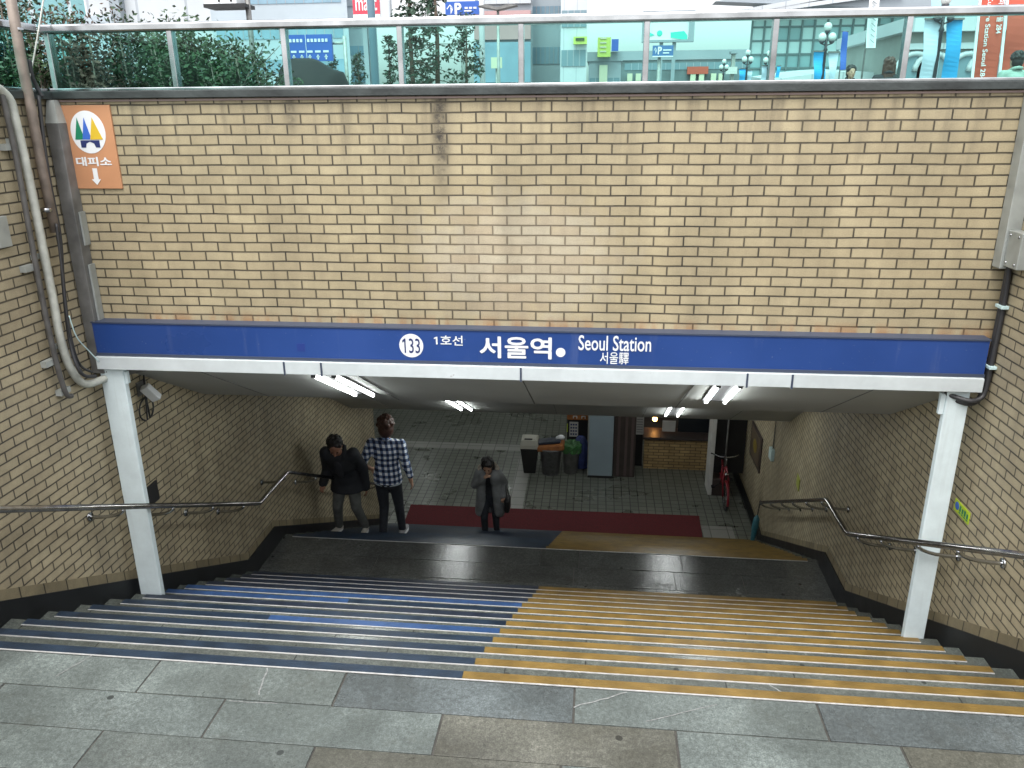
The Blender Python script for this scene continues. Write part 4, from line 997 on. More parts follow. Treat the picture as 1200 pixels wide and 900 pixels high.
class Person:
    """local frame: feet on z=0, facing -Y, the person's right hand side is -X"""
    def __init__(s, root, H, lean=0., nod=0., turn=0., width=1., heads=.225):
        s.root = root; s.H = H; k = H/1.72; s.k = k; s.w = width
        s.hip = Vector((0, 0, .90*k)); s.lean = lean
        s.RT = Matrix.Rotation(lean, 3, 'X')      # bends the trunk toward -Y
        s.RH = Matrix.Rotation(turn, 3, 'Z')@Matrix.Rotation(lean*.35+nod, 3, 'X')
        s.neck = s.T(0, -.0, 1.46); s.hc = s.neck+Matrix.Rotation(lean+nod*.55, 3, 'X')@Vector((0, -.02*k, .145*k))
        s.sh = {sg: s.T(sg*.185*width, 0, 1.39) for sg in (-1, 1)}
    def T(s, x, y, z):  # trunk point given standing upright, at scale
        k = s.k; return s.hip+s.RT@Vector((x*k, y*k, (z-.90)*k))
    def Hd(s, x, y, z): return s.hc+s.RH@(Vector((x, y, z))*s.k*1.1)
    def trunk(s, mb, g=0., hem=None, flare=0.):
        k = s.k; w = s.w
        ell(mb, s.T(0, 0, 1.27), ((.170*w+g)*k, (.112+g)*k, (.18+g*.6)*k), s.RT)
        ell(mb, s.T(0, .005, 1.08), ((.142*w+g)*k, (.10+g)*k, .17*k), s.RT)
        ell(mb, s.T(0, .005, .95), ((.158*w+g+flare*.4)*k, (.112+g+flare*.3)*k, .13*k), s.RT)
        for sg in (-1, 1): caps(mb, s.T(0, .01, 1.41), s.T(sg*.175*w, .005, 1.385), (.055+g*.7)*k, (.052+g*.7)*k)
        if hem is not None:
            # skirt of the garment: stacked elliptical rings
            n = 20; vs = []; zs = [1.05, .95, (0.95+hem)/2, hem]
            for i, z in enumerate(zs):
                f = i/(len(zs)-1)
                for q in range(n):
                    a = 2*math.pi*q/n; vs.append(s.T((.150*w+g+flare*f)*math.cos(a), (.108+g+flare*.8*f)*math.sin(a), z) if z > .9 else s.hip+Vector(((.150*w+g+flare*f)*k*math.cos(a), (.108+g+flare*.8*f)*k*math.sin(a), (z-.9)*k)))
            mb._add(vs, [(i*n+q, (i+1)*n+q, (i+1)*n+(q+1) % n, i*n+(q+1) % n) for i in range(3) for q in range(n)]+[tuple(range(n)), tuple(range(3*n, 4*n))[::-1]])
    def arm(s, mb, sg, elbow, wrist, g=0., to=1., r0=.047, hand=False, curl=.5, palm=None):
        k = s.k; S = s.sh[sg]; E = Vector(elbow); W = Vector(wrist)
        caps(mb, S, E, (r0+g)*k, (r0*.82+g)*k)
        if to > 0: caps(mb, E, E.lerp(W, to), (r0*.80+g)*k, (r0*(.80-.22*to)+g)*k)
        if hand:
            d = (W-E).normalized(); side = Vector(palm if palm else (0, -1, 0)); side = (side-d*side.dot(d)).normalized(); b_ = d.cross(side)
            pc = W+d*.045*k
            rot = Matrix((b_, side, d)).transposed()
            ell(mb, pc, (.038*k, .017*k, .052*k), rot, 12, 8)
            for i in range(4):
                o = b_*(.027-.018*i)*k; L = (.062, .072, .068, .052)[i]*k
                a0 = W+d*.085*k+o; a1 = a0+(d*math.cos(curl)+side*math.sin(curl))*L*.55; a2 = a1+(d*math.cos(curl*2.1)+side*math.sin(curl*2.1))*L*.5
                caps(mb, a0-d*.02*k, a1, .0095*k, .0085*k, 8); caps(mb, a1, a2, .0085*k, .007*k, 8)
            t0 = W+d*.02*k+b_*.03*k; t1 = t0+(d*.7+b_*.7)*.035*k; t2 = t1+(d*.9+b_*.15+side*.3)*.032*k
            caps(mb, t0, t1, .012*k, .010*k, 8); caps(mb, t1, t2, .010*k, .008*k, 8)
    def leg(s, mb, sg, knee, ankle, g=0., to=1., r=.078, foot=True):
        k = s.k; h = s.hip+Vector((sg*.085*s.w*k, 0, -.02*k)); K = Vector(knee); A = Vector(ankle)
        caps(mb, h, K, (r+g)*k, (r*.68+g)*k); caps(mb, K, K.lerp(A, to), (r*.66+g)*k, (r*.50+g)*k)
    def head(s, mb):
        ell(mb, s.Hd(0, .012, .02), (.078*s.k*1.1, .095*s.k*1.1, .105*s.k*1.1), s.RH)
        ell(mb, s.Hd(0, -.02, -.055), (.058*s.k*1.1, .068*s.k*1.1, .062*s.k*1.1), s.RH)
        caps(mb, s.Hd(0, -.088, .01), s.Hd(0, -.112, -.025), .010*s.k, .015*s.k, 8)
        for sg in (-1, 1): ell(mb, s.Hd(sg*.079, .015, -.01), (.012*s.k, .022*s.k, .032*s.k), s.RH, 10, 8); ell(mb, s.Hd(sg*.035, -.07, -.02), (.024*s.k, .018*s.k, .022*s.k), s.RH, 8, 6)
        ell(mb, s.Hd(0, -.078, -.062), (.026*s.k, .014*s.k, .010*s.k), s.RH, 8, 6); ell(mb, s.Hd(0, -.066, -.098), (.024*s.k, .02*s.k, .018*s.k), s.RH, 8, 6)
        caps(mb, s.neck-Vector((0, 0, .05*s.k)), s.hc+s.RH@Vector((0, .02, -.05))*s.k, .056*s.k, .052*s.k)
    def face(s, skin):
        for sg in (-1, 1):
            b = MB(); ell(b, s.Hd(sg*.032, -.086, .006), (.013*s.k, .008*s.k, .007*s.k), s.RH, 10, 6); b.build('eye', 'eye', s.root, local=True)
        b = MB(); ell(b, s.Hd(0, -.091, -.062), (.022*s.k, .006*s.k, .006*s.k), s.RH, 10, 6); b.build('mouth', 'lips', s.root, local=True)
    def hair(s, m, length=0., puff=1., seed=1):
        rnd = random.Random(seed); b = MB(); k = s.k
        ell(b, s.Hd(0, .030, .045), (.098*k*puff, .105*k*puff, .10*k*puff), s.RH)
        ell(b, s.Hd(0, .052, -.01), (.090*k*puff, .078*k*puff, .11*k*puff), s.RH)
        for i in range(70):
            a = rnd.uniform(0, 2*math.pi); e = rnd.uniform(-.1, 1.3)
            dv = Vector((math.cos(a)*math.cos(e)*.088, math.sin(a)*math.cos(e)*.095+.032, math.sin(e)*.093+.042))*puff
            if dv.y < -.045 and dv.z < .07: continue
            c = s.Hd(*dv); ell(b, c, (.018*k, .018*k, .026*k), s.RH, 6, 5)
        if length:
            for sg in (-1, 0, 1):
                for j in range(5):
                    y = .03+.012*j if sg else .085
                    caps(b, s.Hd(sg*.078+(j-2)*.02*(sg == 0), y, .02), s.Hd(sg*.088+(j-2)*.03*(sg == 0), y+.01-(.03 if sg else 0), -.05-length+rnd.uniform(-.03, .03)), .03*k, .018*k, 8)
        return remesh(b, 'hair', m, s.root, .010*k, 1)
    def shoe(s, ankle, toe_dir, m, sole='letter_white', size=1.):
        k = s.k*size; A = Vector(ankle); d = Vector(toe_dir); d.z = 0; d.normalize(); b = MB()
        pz = A.z-.085*s.k
        caps(b, A+Vector((0, 0, -.01)), A+d*.0+Vector((0, 0, -.035)), .046*k, .046*k)
        caps(b, (A.x-d.x*.03, A.y-d.y*.03, pz+.042*k), (A.x+d.x*.15*k, A.y+d.y*.15*k, pz+.034*k), .042*k, .034*k)
        sh = remesh(b, 'shoe', m, s.root, .012, 2)
        q = MB(); L = .185*k; wv = Vector((-d.y, d.x, 0)); out = []
        for i in range(18):
            a = 2*math.pi*i/18; out.append(((math.cos(a)*.125+.055)*k, math.sin(a)*.047*k))
        q.prism(out, lambda a, c_, z: (A.x+d.x*a+wv.x*c_, A.y+d.y*a+wv.y*c_, z), pz+.001, pz+.024); q.build('sole', sole, sh, local=True)

def step_z(y):   # tread height of the lower flight under a foot
    if y < YB+NOSE: return ZL
    return max(ZL-(math.floor((y-YB-NOSE)/T)+1)*RS, ZF)

# --- man in the plaid shirt, walking down, seen from behind (root turned so that he faces +Y)
yp = 9.12; xp = -2.62; z0p = step_z(yp)
t = thing('person', (xp, yp, z0p), 'reddish haired person in a blue and white plaid shirt and dark jeans, from behind', 'person', rz=R(180))
P1 = Person(t, 1.72, lean=R(2), nod=R(4), turn=R(14), width=1.06)
# local axes: x is mirrored on the picture (local -x is on the right in the picture)
zn = step_z(yp+.3)-z0p
kn1, an1 = (-.10, -.10, .46), (-.11, -.16, .09)       # right leg in picture: a little lower / ahead
kn2, an2 = (.085, -.04, .47), (.10, .06, .085)
elL, wrL = (.30, .10, 1.13), (.235, -.10, .98)        # left in the picture: bent, hand to the front
elR, wrR = (-.265, .05, 1.12), (-.30, -.03, .86)
b = MB(); P1.trunk(b); P1.head(b); P1.arm(b, 1, elL, wrL, hand=True, palm=(-1, 0, 0)); P1.arm(b, -1, elR, wrR, hand=True, palm=(1, 0, 0))
P1.leg(b, -1, kn1, an1); P1.leg(b, 1, kn2, an2); remesh(b, 'body', 'skin', t, .010)
M['plaid'] = check_mat('plaid')
b = MB(); P1.trunk(b, .016, hem=.86, flare=.02); P1.arm(b, 1, elL, wrL, .017, .12, .05); P1.arm(b, -1, elR, wrR, .017, .15, .05)
caps(b, Vector(elR)+Vector((.0, 0, .03)), Vector(elR)+Vector((-.055, .04, -.12)), .055, .045)
sh = remesh(b, 'plaid_shirt', 'plaid', t, .013)
b = MB(); b.tube([P1.T(-.07, .03, 1.455), P1.T(-.05, .085, 1.475), P1.T(0, .10, 1.48), P1.T(.05, .085, 1.475), P1.T(.07, .03, 1.455)], .022, 8); b.build('collar', 'plaid', sh, local=True)
b = MB(); P1.trunk(b, .006, hem=.835, flare=.018); b.v = [v for v in b.v]; remesh(b, 'undershirt', mat('undershirt', (.45, .52, .58), .8), t, .014)
M['jeans_dark'] = mat('jeans_dark', (.018, .022, .03), .8, noise=(30, .3))
b = MB(); P1.leg(b, -1, kn1, an1, .014, .98); P1.leg(b, 1, kn2, an2, .014, .98); ell(b, P1.hip+Vector((0, .01, -.01)), (.165, .125, .13)); tr = remesh(b, 'jeans', 'jeans_dark', t, .013)
P1.hair('hair_brown', .0, 1.12, 3)
P1.face('skin')
P1.shoe(an1, (-.15, -1, 0), mat('shoe_grey', (.30, .30, .31), .6), 'letter_white'); P1.shoe(an2, (.2, -1, 0), 'bin_grey', 'carpet')

# --- old man in the dark jacket, climbing toward the viewer and looking down
yo = 8.98; xo = -3.12; z0o = step_z(yo)
t = thing('person', (xo, yo, z0o), 'stooping person in a black jacket, grey trousers and white shoes beside the left handrail', 'person')
P2 = Person(t, 1.60, lean=R(27), nod=R(32), turn=R(12), width=1.02)
P2.hip.z -= .05
P2 = P2
kn1, an1 = (-.12, -.10, .44), (-.17, .03, .09); kn2, an2 = (.12, -.08, .43), (.18, .06, .085)
elA, wrA = P2.T(-.23, .03, 1.10)+Vector((0, -.03, .0)), Vector((-.25, -.20, .80))
elB, wrB = P2.T(.25, .05, 1.10), P2.T(.235, -.10, .86)+Vector((.02, .08, -.05))
b = MB(); P2.trunk(b); P2.head(b); P2.arm(b, -1, elA, wrA, hand=True, curl=.9, palm=(0, 0, -1)); P2.arm(b, 1, elB, wrB, hand=True, palm=(-1, 0, 0)); P2.leg(b, -1, kn1, an1); P2.leg(b, 1, kn2, an2)
remesh(b, 'body', 'skin_ruddy', t, .010)
M['jacket_black'] = mat('jacket_black', (.014, .016, .021), .75, noise=(9, .35))
b = MB(); P2.trunk(b, .04, hem=.74, flare=.05); P2.arm(b, -1, elA, wrA, .033, .93, .052); P2.arm(b, 1, elB, wrB, .033, .95, .052); jk = remesh(b, 'jacket', 'jacket_black', t, .014)
b = MB(); b.tube([P2.T(-.085, .0, 1.47), P2.T(-.07, .085, 1.50), P2.T(0, .115, 1.51), P2.T(.07, .085, 1.50), P2.T(.085, .0, 1.47), P2.T(.06, -.10, 1.40)], .028, 8); b.build('collar', 'jacket_black', jk, local=True)
b = MB(); ell(b, P2.T(.0, -.135, 1.27), (.055, .024, .16), P2.RT); b.build('sweater', mat('sweater', (.025, .027, .034), .8), t, local=True)
M['trousers_grey'] = mat('trousers_grey', (.085, .09, .085), .85, noise=(12, .25))
b = MB(); P2.leg(b, -1, kn1, an1, .022, .97); P2.leg(b, 1, kn2, an2, .022, .97); ell(b, P2.hip+Vector((0, .01, -.02)), (.17, .13, .13)); remesh(b, 'trousers', 'trousers_grey', t, .013)
P2.hair('hair_black', 0, 1.03, 5); P2.face('skin_ruddy')
P2.shoe(an1, (-.45, -1, 0), mat('shoe_white', (.50, .48, .43), .6)); P2.shoe(an2, (.0, -1, 0), bpy.data.materials['shoe_white'])

# --- woman in the grey coat near the foot of the steps
yw = 11.15; xw = -1.57; z0w = step_z(yw)
t = thing('person', (xw, yw, z0w), 'head-bowed person in a blue-grey coat with fur hood, a hand at the face', 'person')
P3 = Person(t, 1.53, lean=R(17), nod=R(30), width=.90)
kn1, an1 = (-.085, -.10, .42), (-.085, .0, .08); kn2, an2 = (.09, -.03, .42), (.09, .08, .08)
elA, wrA = P3.T(-.27, -.02, 1.13), Vector((-.25, -.10, .74))
elB, wrB = P3.T(.27, .04, 1.14), P3.T(.25, -.12, .95)
elA = P3.T(-.26, -.06, 1.14); wrA = P3.Hd(-.05, -.13, -.15)
b = MB(); P3.trunk(b); P3.head(b); P3.arm(b, -1, elA, wrA, hand=True, curl=.7, palm=(1, 0, 0)); P3.arm(b, 1, elB, wrB, hand=True, curl=.9, palm=(0, 1, 0)); P3.leg(b, -1, kn1, an1); P3.leg(b, 1, kn2, an2)
remesh(b, 'body', 'skin', t, .010)
M['coat_grey'] = mat('coat_grey', (.165, .175, .18), .85, noise=(8, .25))
def front_gap(mb, cx0, cx1):  pass
b = MB(); P3.arm(b, -1, elA, wrA, .026, .9, .05); P3.arm(b, 1, elB, wrB, .026, .95, .05)
for sg in (-1, 1):
    for yy, zz in ((-.05, 1.30), (.03, 1.28), (.06, 1.15)): ell(b, P3.T(sg*.11, yy, zz), (.085, .085, .17), P3.RT)
    caps(b, P3.T(sg*.125, -.05, 1.2), P3.hip+Vector((sg*.155, -.05, -.30)), .075, .085)
    caps(b, P3.T(sg*.10, .05, 1.2), P3.hip+Vector((sg*.11, .07, -.30)), .085, .09)
caps(b, P3.T(0, .07, 1.25), P3.hip+Vector((0, .09, -.30)), .09, .09)
ct = remesh(b, 'coat', 'coat_grey', t, .014)
M['fur'] = mat('fur', (.36, .32, .26), .95, noise=(30, .4), bump=(80, 1.))
b = MB(); rnd = random.Random(4)
for i in range(60):
    a = rnd.uniform(-.35*math.pi, 1.35*math.pi); c = P3.T(.155*math.cos(a), .02+.11*math.sin(a), 1.445+.05*math.sin(a)+rnd.uniform(-.02, .02)); ell(b, c, (.04, .035, .03), None, 6, 5)
remesh(b, 'fur_hood', 'fur', t, .012, 1)
b = MB(); P3.trunk(b, .008, hem=.86); remesh(b, 'top', 'jacket_black', t, .014)
b = MB(); P3.leg(b, -1, kn1, an1, .016, .98, .078); P3.leg(b, 1, kn2, an2, .016, .98, .078); ell(b, P3.hip, (.14, .11, .12)); remesh(b, 'trousers', 'jeans_dark', t, .013)
P3.hair('hair_black', .10, 1.06, 9); P3.face('skin')
P3.shoe(an1, (0, -1, 0), 'black', 'black', .9); P3.shoe(an2, (0, -1, 0), 'black', 'black', .9)
bp_ = t.location+Vector(wrB)+Vector((.07, .02, -.13))
bag = thing('handbag', bp_-Vector((0, 0, .17)), "black handbag hanging at the side of the coated person", 'bag')
b = MB(); b.box(bp_.x-.05, bp_.x+.04, bp_.y-.13, bp_.y+.11, bp_.z-.12, bp_.z+.12); part('body', b, 'black', bag, bevel=.04)
b = MB(); b.tube(smooth_path([bp_+Vector((0, -.1, .11)), bp_+Vector((-.02, -.06, .30)), bp_+Vector((-.02, .05, .30)), bp_+Vector((0, .09, .11))], 6), .009, 6); part('strap', b, 'black', bag)

# --- three people up on the plaza
def bystander(u, v_top, y, rz, lbl, coat, hairm, hlen=0., H=1.7, nod=0.):
    q = atY(u, v_top, y); zg = ZT
    t = thing('person', (q.x, y, zg), lbl, 'person', None, rz)
    H_ = (q.z-zg); P = Person(t, H_, nod=nod, width=1.05)
    k = P.k; eA, wA = (-.27*k, .02, 1.12*k), (-.25*k, -.10*k, .88*k); eB, wB = (.27*k, .02, 1.12*k), (.25*k, -.10*k, .88*k)
    k1, a1 = (-.09*k, -.02, .47*k), (-.09*k, .03, .085*k); k2, a2 = (.09*k, -.03, .47*k), (.09*k, 0, .085*k)
    b = MB(); P.trunk(b); P.head(b); P.arm(b, -1, eA, wA, hand=True); P.arm(b, 1, eB, wB, hand=True); P.leg(b, -1, k1, a1); P.leg(b, 1, k2, a2); remesh(b, 'body', 'skin', t, .012)
    b = MB(); P.trunk(b, .035, hem=.74, flare=.03); P.arm(b, -1, eA, wA, .03, .95); P.arm(b, 1, eB, wB, .03, .95); jk = remesh(b, 'jacket', coat, t, .016)
    b = MB(); b.tube([P.T(-.08, -.02, 1.46), P.T(-.06, .08, 1.49), P.T(0, .1, 1.50), P.T(.06, .08, 1.49), P.T(.08, -.02, 1.46)], .028*k, 8); b.build('collar', coat, jk, local=True)
    b = MB(); P.leg(b, -1, k1, a1, .015, .97); P.leg(b, 1, k2, a2, .015, .97); ell(b, P.hip, (.16*k, .12*k, .12*k)); remesh(b, 'trousers', 'jeans_dark', t, .016)
    P.hair(hairm, hlen, 1.05, int(u)); P.face('skin'); P.shoe(a1, (0, -1, 0), 'black'); P.shoe(a2, (0, -1, 0), 'black')
bystander(998, 78.5, 17, R(8), 'person in a dark jacket facing the stairwell, behind the glass beside the blue banner', 'jacket_black', 'hair_black')
bystander(1043, 69.5, 13.8, R(170), 'person with long dark hair and a black coat, seen from behind through the glass', 'jacket_black', 'hair_brown', .14)
bystander(1193, 63, 13, R(186), 'person in a pale green jacket seen from behind at the right end of the glass', mat('jacket_green', (.27, .36, .31), .8, noise=(8, .15)), 'hair_black')

# ================================================================== street level: planting and city beyond the glass
M['leaf_dark'] = mat('leaf_dark', (.022, .05, .02), .6, noise=(9, .45))
M['leaf_mid'] = mat('leaf_mid', (.032, .07, .024), .55, noise=(9, .4))
M['leaf_brown'] = mat('leaf_brown', (.075, .046, .032), .8, noise=(9, .4))
M['leaf_pine'] = mat('leaf_pine', (.028, .062, .038), .7, noise=(4, .4))
M['bark'] = mat('bark', (.10, .075, .055), .85, noise=(20, .4))
M['twig'] = mat('twig', (.15, .13, .10), .8, noise=(20, .4))
M['soil'] = mat('soil', (.05, .04, .03), .9, noise=(8, .4))
def leaves(mb, pts, size, rnd, droop=0.):
    for c in pts:
        c = Vector(c); a = Vector((rnd.gauss(0, 1), rnd.gauss(0, 1), rnd.gauss(0, .7)-droop)).normalized(); b = a.cross(Vector((rnd.gauss(0, 1), rnd.gauss(0, 1), rnd.gauss(0, 1)))).normalized()
        L = size*rnd.uniform(.6, 1.3); W = L*.42
        mb._add([c, c+a*L*.5+b*W*.5, c+a*L, c+a*L*.5-b*W*.5], [(0, 1, 2, 3)])
def shrub(x, y, h, rad, n, lbl, m, rnd, stems=16):
    t = thing('shrub', (x, y, ZT), lbl, 'shrub', 'shrubs planted behind the glass')
    b = MB(); tips = []
    for i in range(stems):
        a = rnd.uniform(0, 6.28); r = rad*rnd.uniform(.15, .7); p0 = Vector((x+r*.5*math.cos(a), y+r*.5*math.sin(a), ZT)); p1 = p0+Vector((r*.5*math.cos(a), r*.5*math.sin(a), h*rnd.uniform(.7, .98)))
        mid = p0.lerp(p1, .5)+Vector((rnd.uniform(-.04, .04), rnd.uniform(-.04, .04), 0)); b.tube([p0, mid, p1], [.012, .009, .004], 5); tips.append((p0, mid, p1))
        for k in range(5):
            q = mid.lerp(p1, rnd.random()); e = q+Vector((rnd.uniform(-.16, .16), rnd.uniform(-.16, .16), rnd.uniform(.03, .2))); b.tube([q, e], [.005, .002], 4); tips.append((q, q.lerp(e, .5), e))
    part('stems', b, 'twig', t)
    b = MB(); pts = []
    for i in range(n):
        p0, mid, p1 = rnd.choice(tips); q = mid.lerp(p1, rnd.random()**.7) if rnd.random() < .85 else p0.lerp(mid, rnd.random())
        pts.append(q+Vector((rnd.gauss(0, .055), rnd.gauss(0, .055), rnd.gauss(0, .05))))
    leaves(b, pts, .042, rnd); part('foliage', b, m, t)
rnd = random.Random(11)
looks = ['dense dark shrub at the far left end of the planter', 'dark leafy shrub behind the second glass pane from the left', 'leafy shrub with bare stems below, behind the glass above the orange sign', 'brownish half dry shrub showing above the rail right of the rusty pole', 'dark shrub behind the glass with light gaps between its stems', 'bushy green shrub rising over the steel rail', 'green leafed shrub near the middle of the planter', 'loose shrub with glossy leaves near the right end of the planter', 'thin last shrub of the planter, beside the dark tarpaulin']
sx = [-4.75, -4.40, -4.08, -3.78, -3.50, -3.22, -2.96, -2.72, -2.52]
for i, (x, l) in enumerate(zip(sx, looks)):
    h = [1.75, 1.62, 1.45, 1.36, 1.38, 1.36, 1.30, 1.22, 1.12][i]
    shrub(x, 5.95+rnd.uniform(-.12, .2), h, .34, 4300 if i < 7 else 2600, l, ['leaf_dark', 'leaf_dark', 'leaf_mid', 'leaf_brown', 'leaf_dark', 'leaf_mid', 'leaf_mid', 'leaf_mid', 'leaf_dark'][i], rnd)
shrub(-4.35, 5.05, 1.35, .34, 800, 'shrub beside the left side balustrade, behind the rusty pole', 'leaf_dark', rnd)
b = MB(); b.box(-5.6, -1.75, 5.5, 6.7, ZT-.05, ZT+.06); struct(b.build('planting_soil', 'soil'))

# dark tarpaulin beside the shrubs
M['tarp'] = mat('tarp', (.006, .008, .009), .8, noise=(6, .4))
q0, q1 = atY(342, 66, 6.9), atY(409, 95, 6.9); b = MB(); n = 16; vs = []; K = 12
for i in range(K+1):
    f = i/K; x = q0.x+(q1.x-q0.x)*f; top = q0.z-ZT-(q0.z-q1.z)*.78*f**1.35-(.22*max(0, f-.86)/.14)
    for k in range(n+1):
        a = math.pi*k/n; fold = 1+.04*math.sin(7*a+f*3)+.02*math.sin(19*a); vs.append((x+.03*math.sin(5*a), 6.9-.42*math.cos(a)*fold, ZT+top*max(0, math.sin(a))**.6*(1+.012*math.sin(9*f+3*a))))
b.smooth = True
b._add(vs, [(i*(n+1)+k, i*(n+1)+k+1, (i+1)*(n+1)+k+1, (i+1)*(n+1)+k) for i in range(K) for k in range(n)]+[tuple(range(n+1)), tuple(range(K*(n+1), (K+1)*(n+1)))])
tag(b.build('tarpaulin_cover', 'tarp', base=(q0.x, 6.9, ZT)), 'dark folded tarpaulin cover behind the glass, in front of the blue notice board', 'cover')

# trees
def pine(u, v_top, y, lbl, crown_w, seed, lo=.12):
    rnd = random.Random(seed); q = atY(u, v_top, y); h = q.z-ZT; x = q.x
    t = thing('pine_tree', (x, y, ZT), lbl, 'tree', 'trees beyond the glass')
    b = MB(); b.tube([(x, y, ZT), (x+.05*h*rnd.uniform(-1, 1)*.3, y, ZT+h*.5), (x, y, ZT+h*.97)], [.028*h*.6, .018*h*.6, .006], 7)
    pts = []; L = 15
    for i in range(L):
        f = lo+(1-lo)*i/L; w = crown_w*(1-f*.82)*rnd.uniform(.5, 1.15)
        for k in range(5):
            a = rnd.uniform(0, 6.28); p0 = Vector((x, y, ZT+h*f)); p1 = p0+Vector((w*math.cos(a), w*math.sin(a), -h*.03+rnd.uniform(-.02, .05)*h)); b.tube([p0, p1], [.012*h*.25, .004], 4)
            for j in range(20):
                g_ = rnd.random()**.7; pts.append(p0.lerp(p1, g_)+Vector((rnd.gauss(0, .06*w), rnd.gauss(0, .06*w), rnd.gauss(0, .012*h))))
    part('trunk', b, 'bark', t); c = MB(); leaves(c, pts, .022*h+.05, rnd, .3); part('crown', c, 'leaf_pine', t)
pine(478, -70, 24, 'tall open pine with two bare trunks showing, left of the white lamp mast', 1.3, 1)
pine(505, -80, 26, 'tallest pine behind the blue parking sign', 1.5, 2)
pine(546, 8, 25, 'full dark pine in front of the pink building', 1.1, 3, .05)
pine(455, 36, 28, 'small pine beside the grey post, right of the dark tarpaulin', .9, 4, .05)
pine(418, 58, 30, 'low bushy pine right above the tarpaulin', 1.1, 5, .03)
pine(1e-3+388, 62, 33, 'low far pine half hidden behind the blue notice board', 1.0, 6, .03)

# buildings: the haze of distance is put into their pale colours
M['b_white'] = stripe_mat('b_white', (.50, .53, .55), (.36, .39, .42), 'X', 1.5, .05)
M['b_teal'] = stripe_mat('b_teal', (.16, .34, .36), (.40, .48, .5), 'X', 1.3, .1, .15, 0, 'Z', 1.6, .1, (.38, .46, .48))
M['b_pale'] = mat('b_pale', (.38, .44, .48), .5, noise=(.15, .08))
M['b_grey'] = mat('b_grey', (.27, .31, .34), .5, noise=(.15, .1))
M['b_pink'] = mat('b_pink', (.42, .27, .27), .55, noise=(.2, .1))
M['b_window'] = mat('b_window', (.16, .24, .28), .12)
M['b_window_blue'] = mat('b_window_blue', (.20, .32, .40), .15, noise=(.3, .15))
M['b_stone'] = mat('b_stone', (.29, .30, .28), .7, noise=(.8, .12))
M['b_frame'] = mat('b_frame', (.15, .22, .23), .5)
M['b_dark'] = mat('b_dark', (.12, .16, .17), .5, noise=(.3, .35))
M['board_blue'] = mat('board_blue', (.035, .11, .42), .4)
M['banner_red'] = mat('banner_red', (.46, .085, .05), .75, noise=(1.5, .1))
M['banner_blue'] = mat('banner_blue', (.03, .34, .66), .75, noise=(2, .1))
M['banner_pale'] = mat('banner_pale', (.50, .60, .70), .75, noise=(2, .08))
M['sign_lime'] = mat('sign_lime', (.46, .56, .12), .5)
M['sign_cream'] = mat('sign_cream', (.55, .55, .40), .5)
def building(u0, u1, v_top, y, depth, lbl, m, name='office_building', floors=None, wmat='b_window', rows=0, band=.45, extra=0., vb=98):
    a, c = atY(u0, v_top, y), atY(u1, v_top, y); top = a.z+extra
    t = thing(name, ((a.x+c.x)/2, y+depth/2, ZT), lbl, 'building')
    sk = (a.x+c.x)/2*depth/y     # side streets run away from the stairwell at a slant
    e = .002*y
    b = MB(); b.prism([(a.x, y), (c.x, y), (c.x+sk, y+depth), (a.x+sk, y+depth)], lambda p, q, d: (p, q, d), ZT, top); part('wall', b, m, t)
    b = MB(); b.prism([(a.x-e, y-.2), (c.x+e, y-.2), (c.x+sk+e, y+depth), (a.x+sk-e, y+depth)], lambda p, q, d: (p, q, d), top, top+.01*y); part('roof_slab', b, 'b_grey', t)
    if floors:
        fh, z = floors, ZT+floors*.4
        while z+fh*band < top:
            if atY(u0, vb, y).z < z+fh:
                w_ = MB(); w_.box(a.x+(c.x-a.x)*.04, c.x-(c.x-a.x)*.04, y-.09, y-.01, z, z+fh*band); wo_ = part('window_band', w_, wmat, t)
                if rows:
                    k = MB()
                    for i in range(1, rows): xx = a.x+(c.x-a.x)*(.04+.92*i/rows); k.box(xx-.06, xx+.06, y-.13, y-.091, z, z+fh*band)
                    k.build('mullion', 'b_grey', wo_)
            z += fh
    return t, a, c
building(-40, 93, -30, 26, 10, 'teal glazed building at the far left above the shrubs', 'b_teal', 'glass_building')
t, a, c = building(95, 242, -25, 24, 9, 'white panelled building with vertical joints behind the shrubs', 'b_white')
b = MB(); x = atY(137, 5, 23.8).x; b.box(x-.18, x+.12, 23.7, 24, ZT, a.z); part('pilaster', b, 'b_grey', t)
b = MB(); x = atY(120, 5, 23.8).x; b.box(x-.7, x+.2, 23.9, 24, ZT, a.z-1); part('shutter', b, 'b_pale', t)
building(236, 402, -60, 130, 30, 'wide hazy pale office building with long window bands behind the notice board', 'b_pale', floors=5.0, band=.4, rows=14, wmat='b_window_blue')
building(384, 440, 8, 150, 25, 'pale shop building carrying the red and white rooftop sign', 'b_pale', floors=4.5, band=.35, rows=5, wmat='b_window_blue', extra=0)
t, a, c = building(556, 624, -30, 110, 25, 'pinkish tower with a grey upper part and bluish base, behind the winged street lamp', 'b_grey')
for va, vb_, mm in ((47, 12, 'b_pink'), (97, 49, 'b_window_blue')):
    p0, p1 = atY(556, va, 109.7), atY(622, vb_, 109.7); b = MB(); b.box(p0.x, p1.x, 109.5, 109.95, p0.z, p1.z); part('facade_band', b, mm, t)
b = MB()
for v in (-20, -10, 0, 5): p0 = atY(560, v, 109.6); b.box(p0.x, atY(622, v, 109.6).x, 109.6, 109.95, p0.z, p0.z+.6)
part('ledge', b, 'b_white', t)
building(622, 662, -40, 120, 25, 'pale tower with stacked blue window bands, left of the tower with a green sign', 'b_pale', floors=5.2, band=.42, rows=7, wmat='b_window_blue')
t, a, c = building(658, 690, -50, 100, 20, 'slim white tower with dark window bands and a green sign', 'b_white', floors=4.2, band=.42, rows=4)
p0, p1 = atY(672, 52, 99.5), atY(688, 43, 99.5); b = MB(); b.box(p0.x, p1.x, 99.2, 99.8, p0.z, p1.z); sg = part('sign_board', b, 'sign_lime', t)
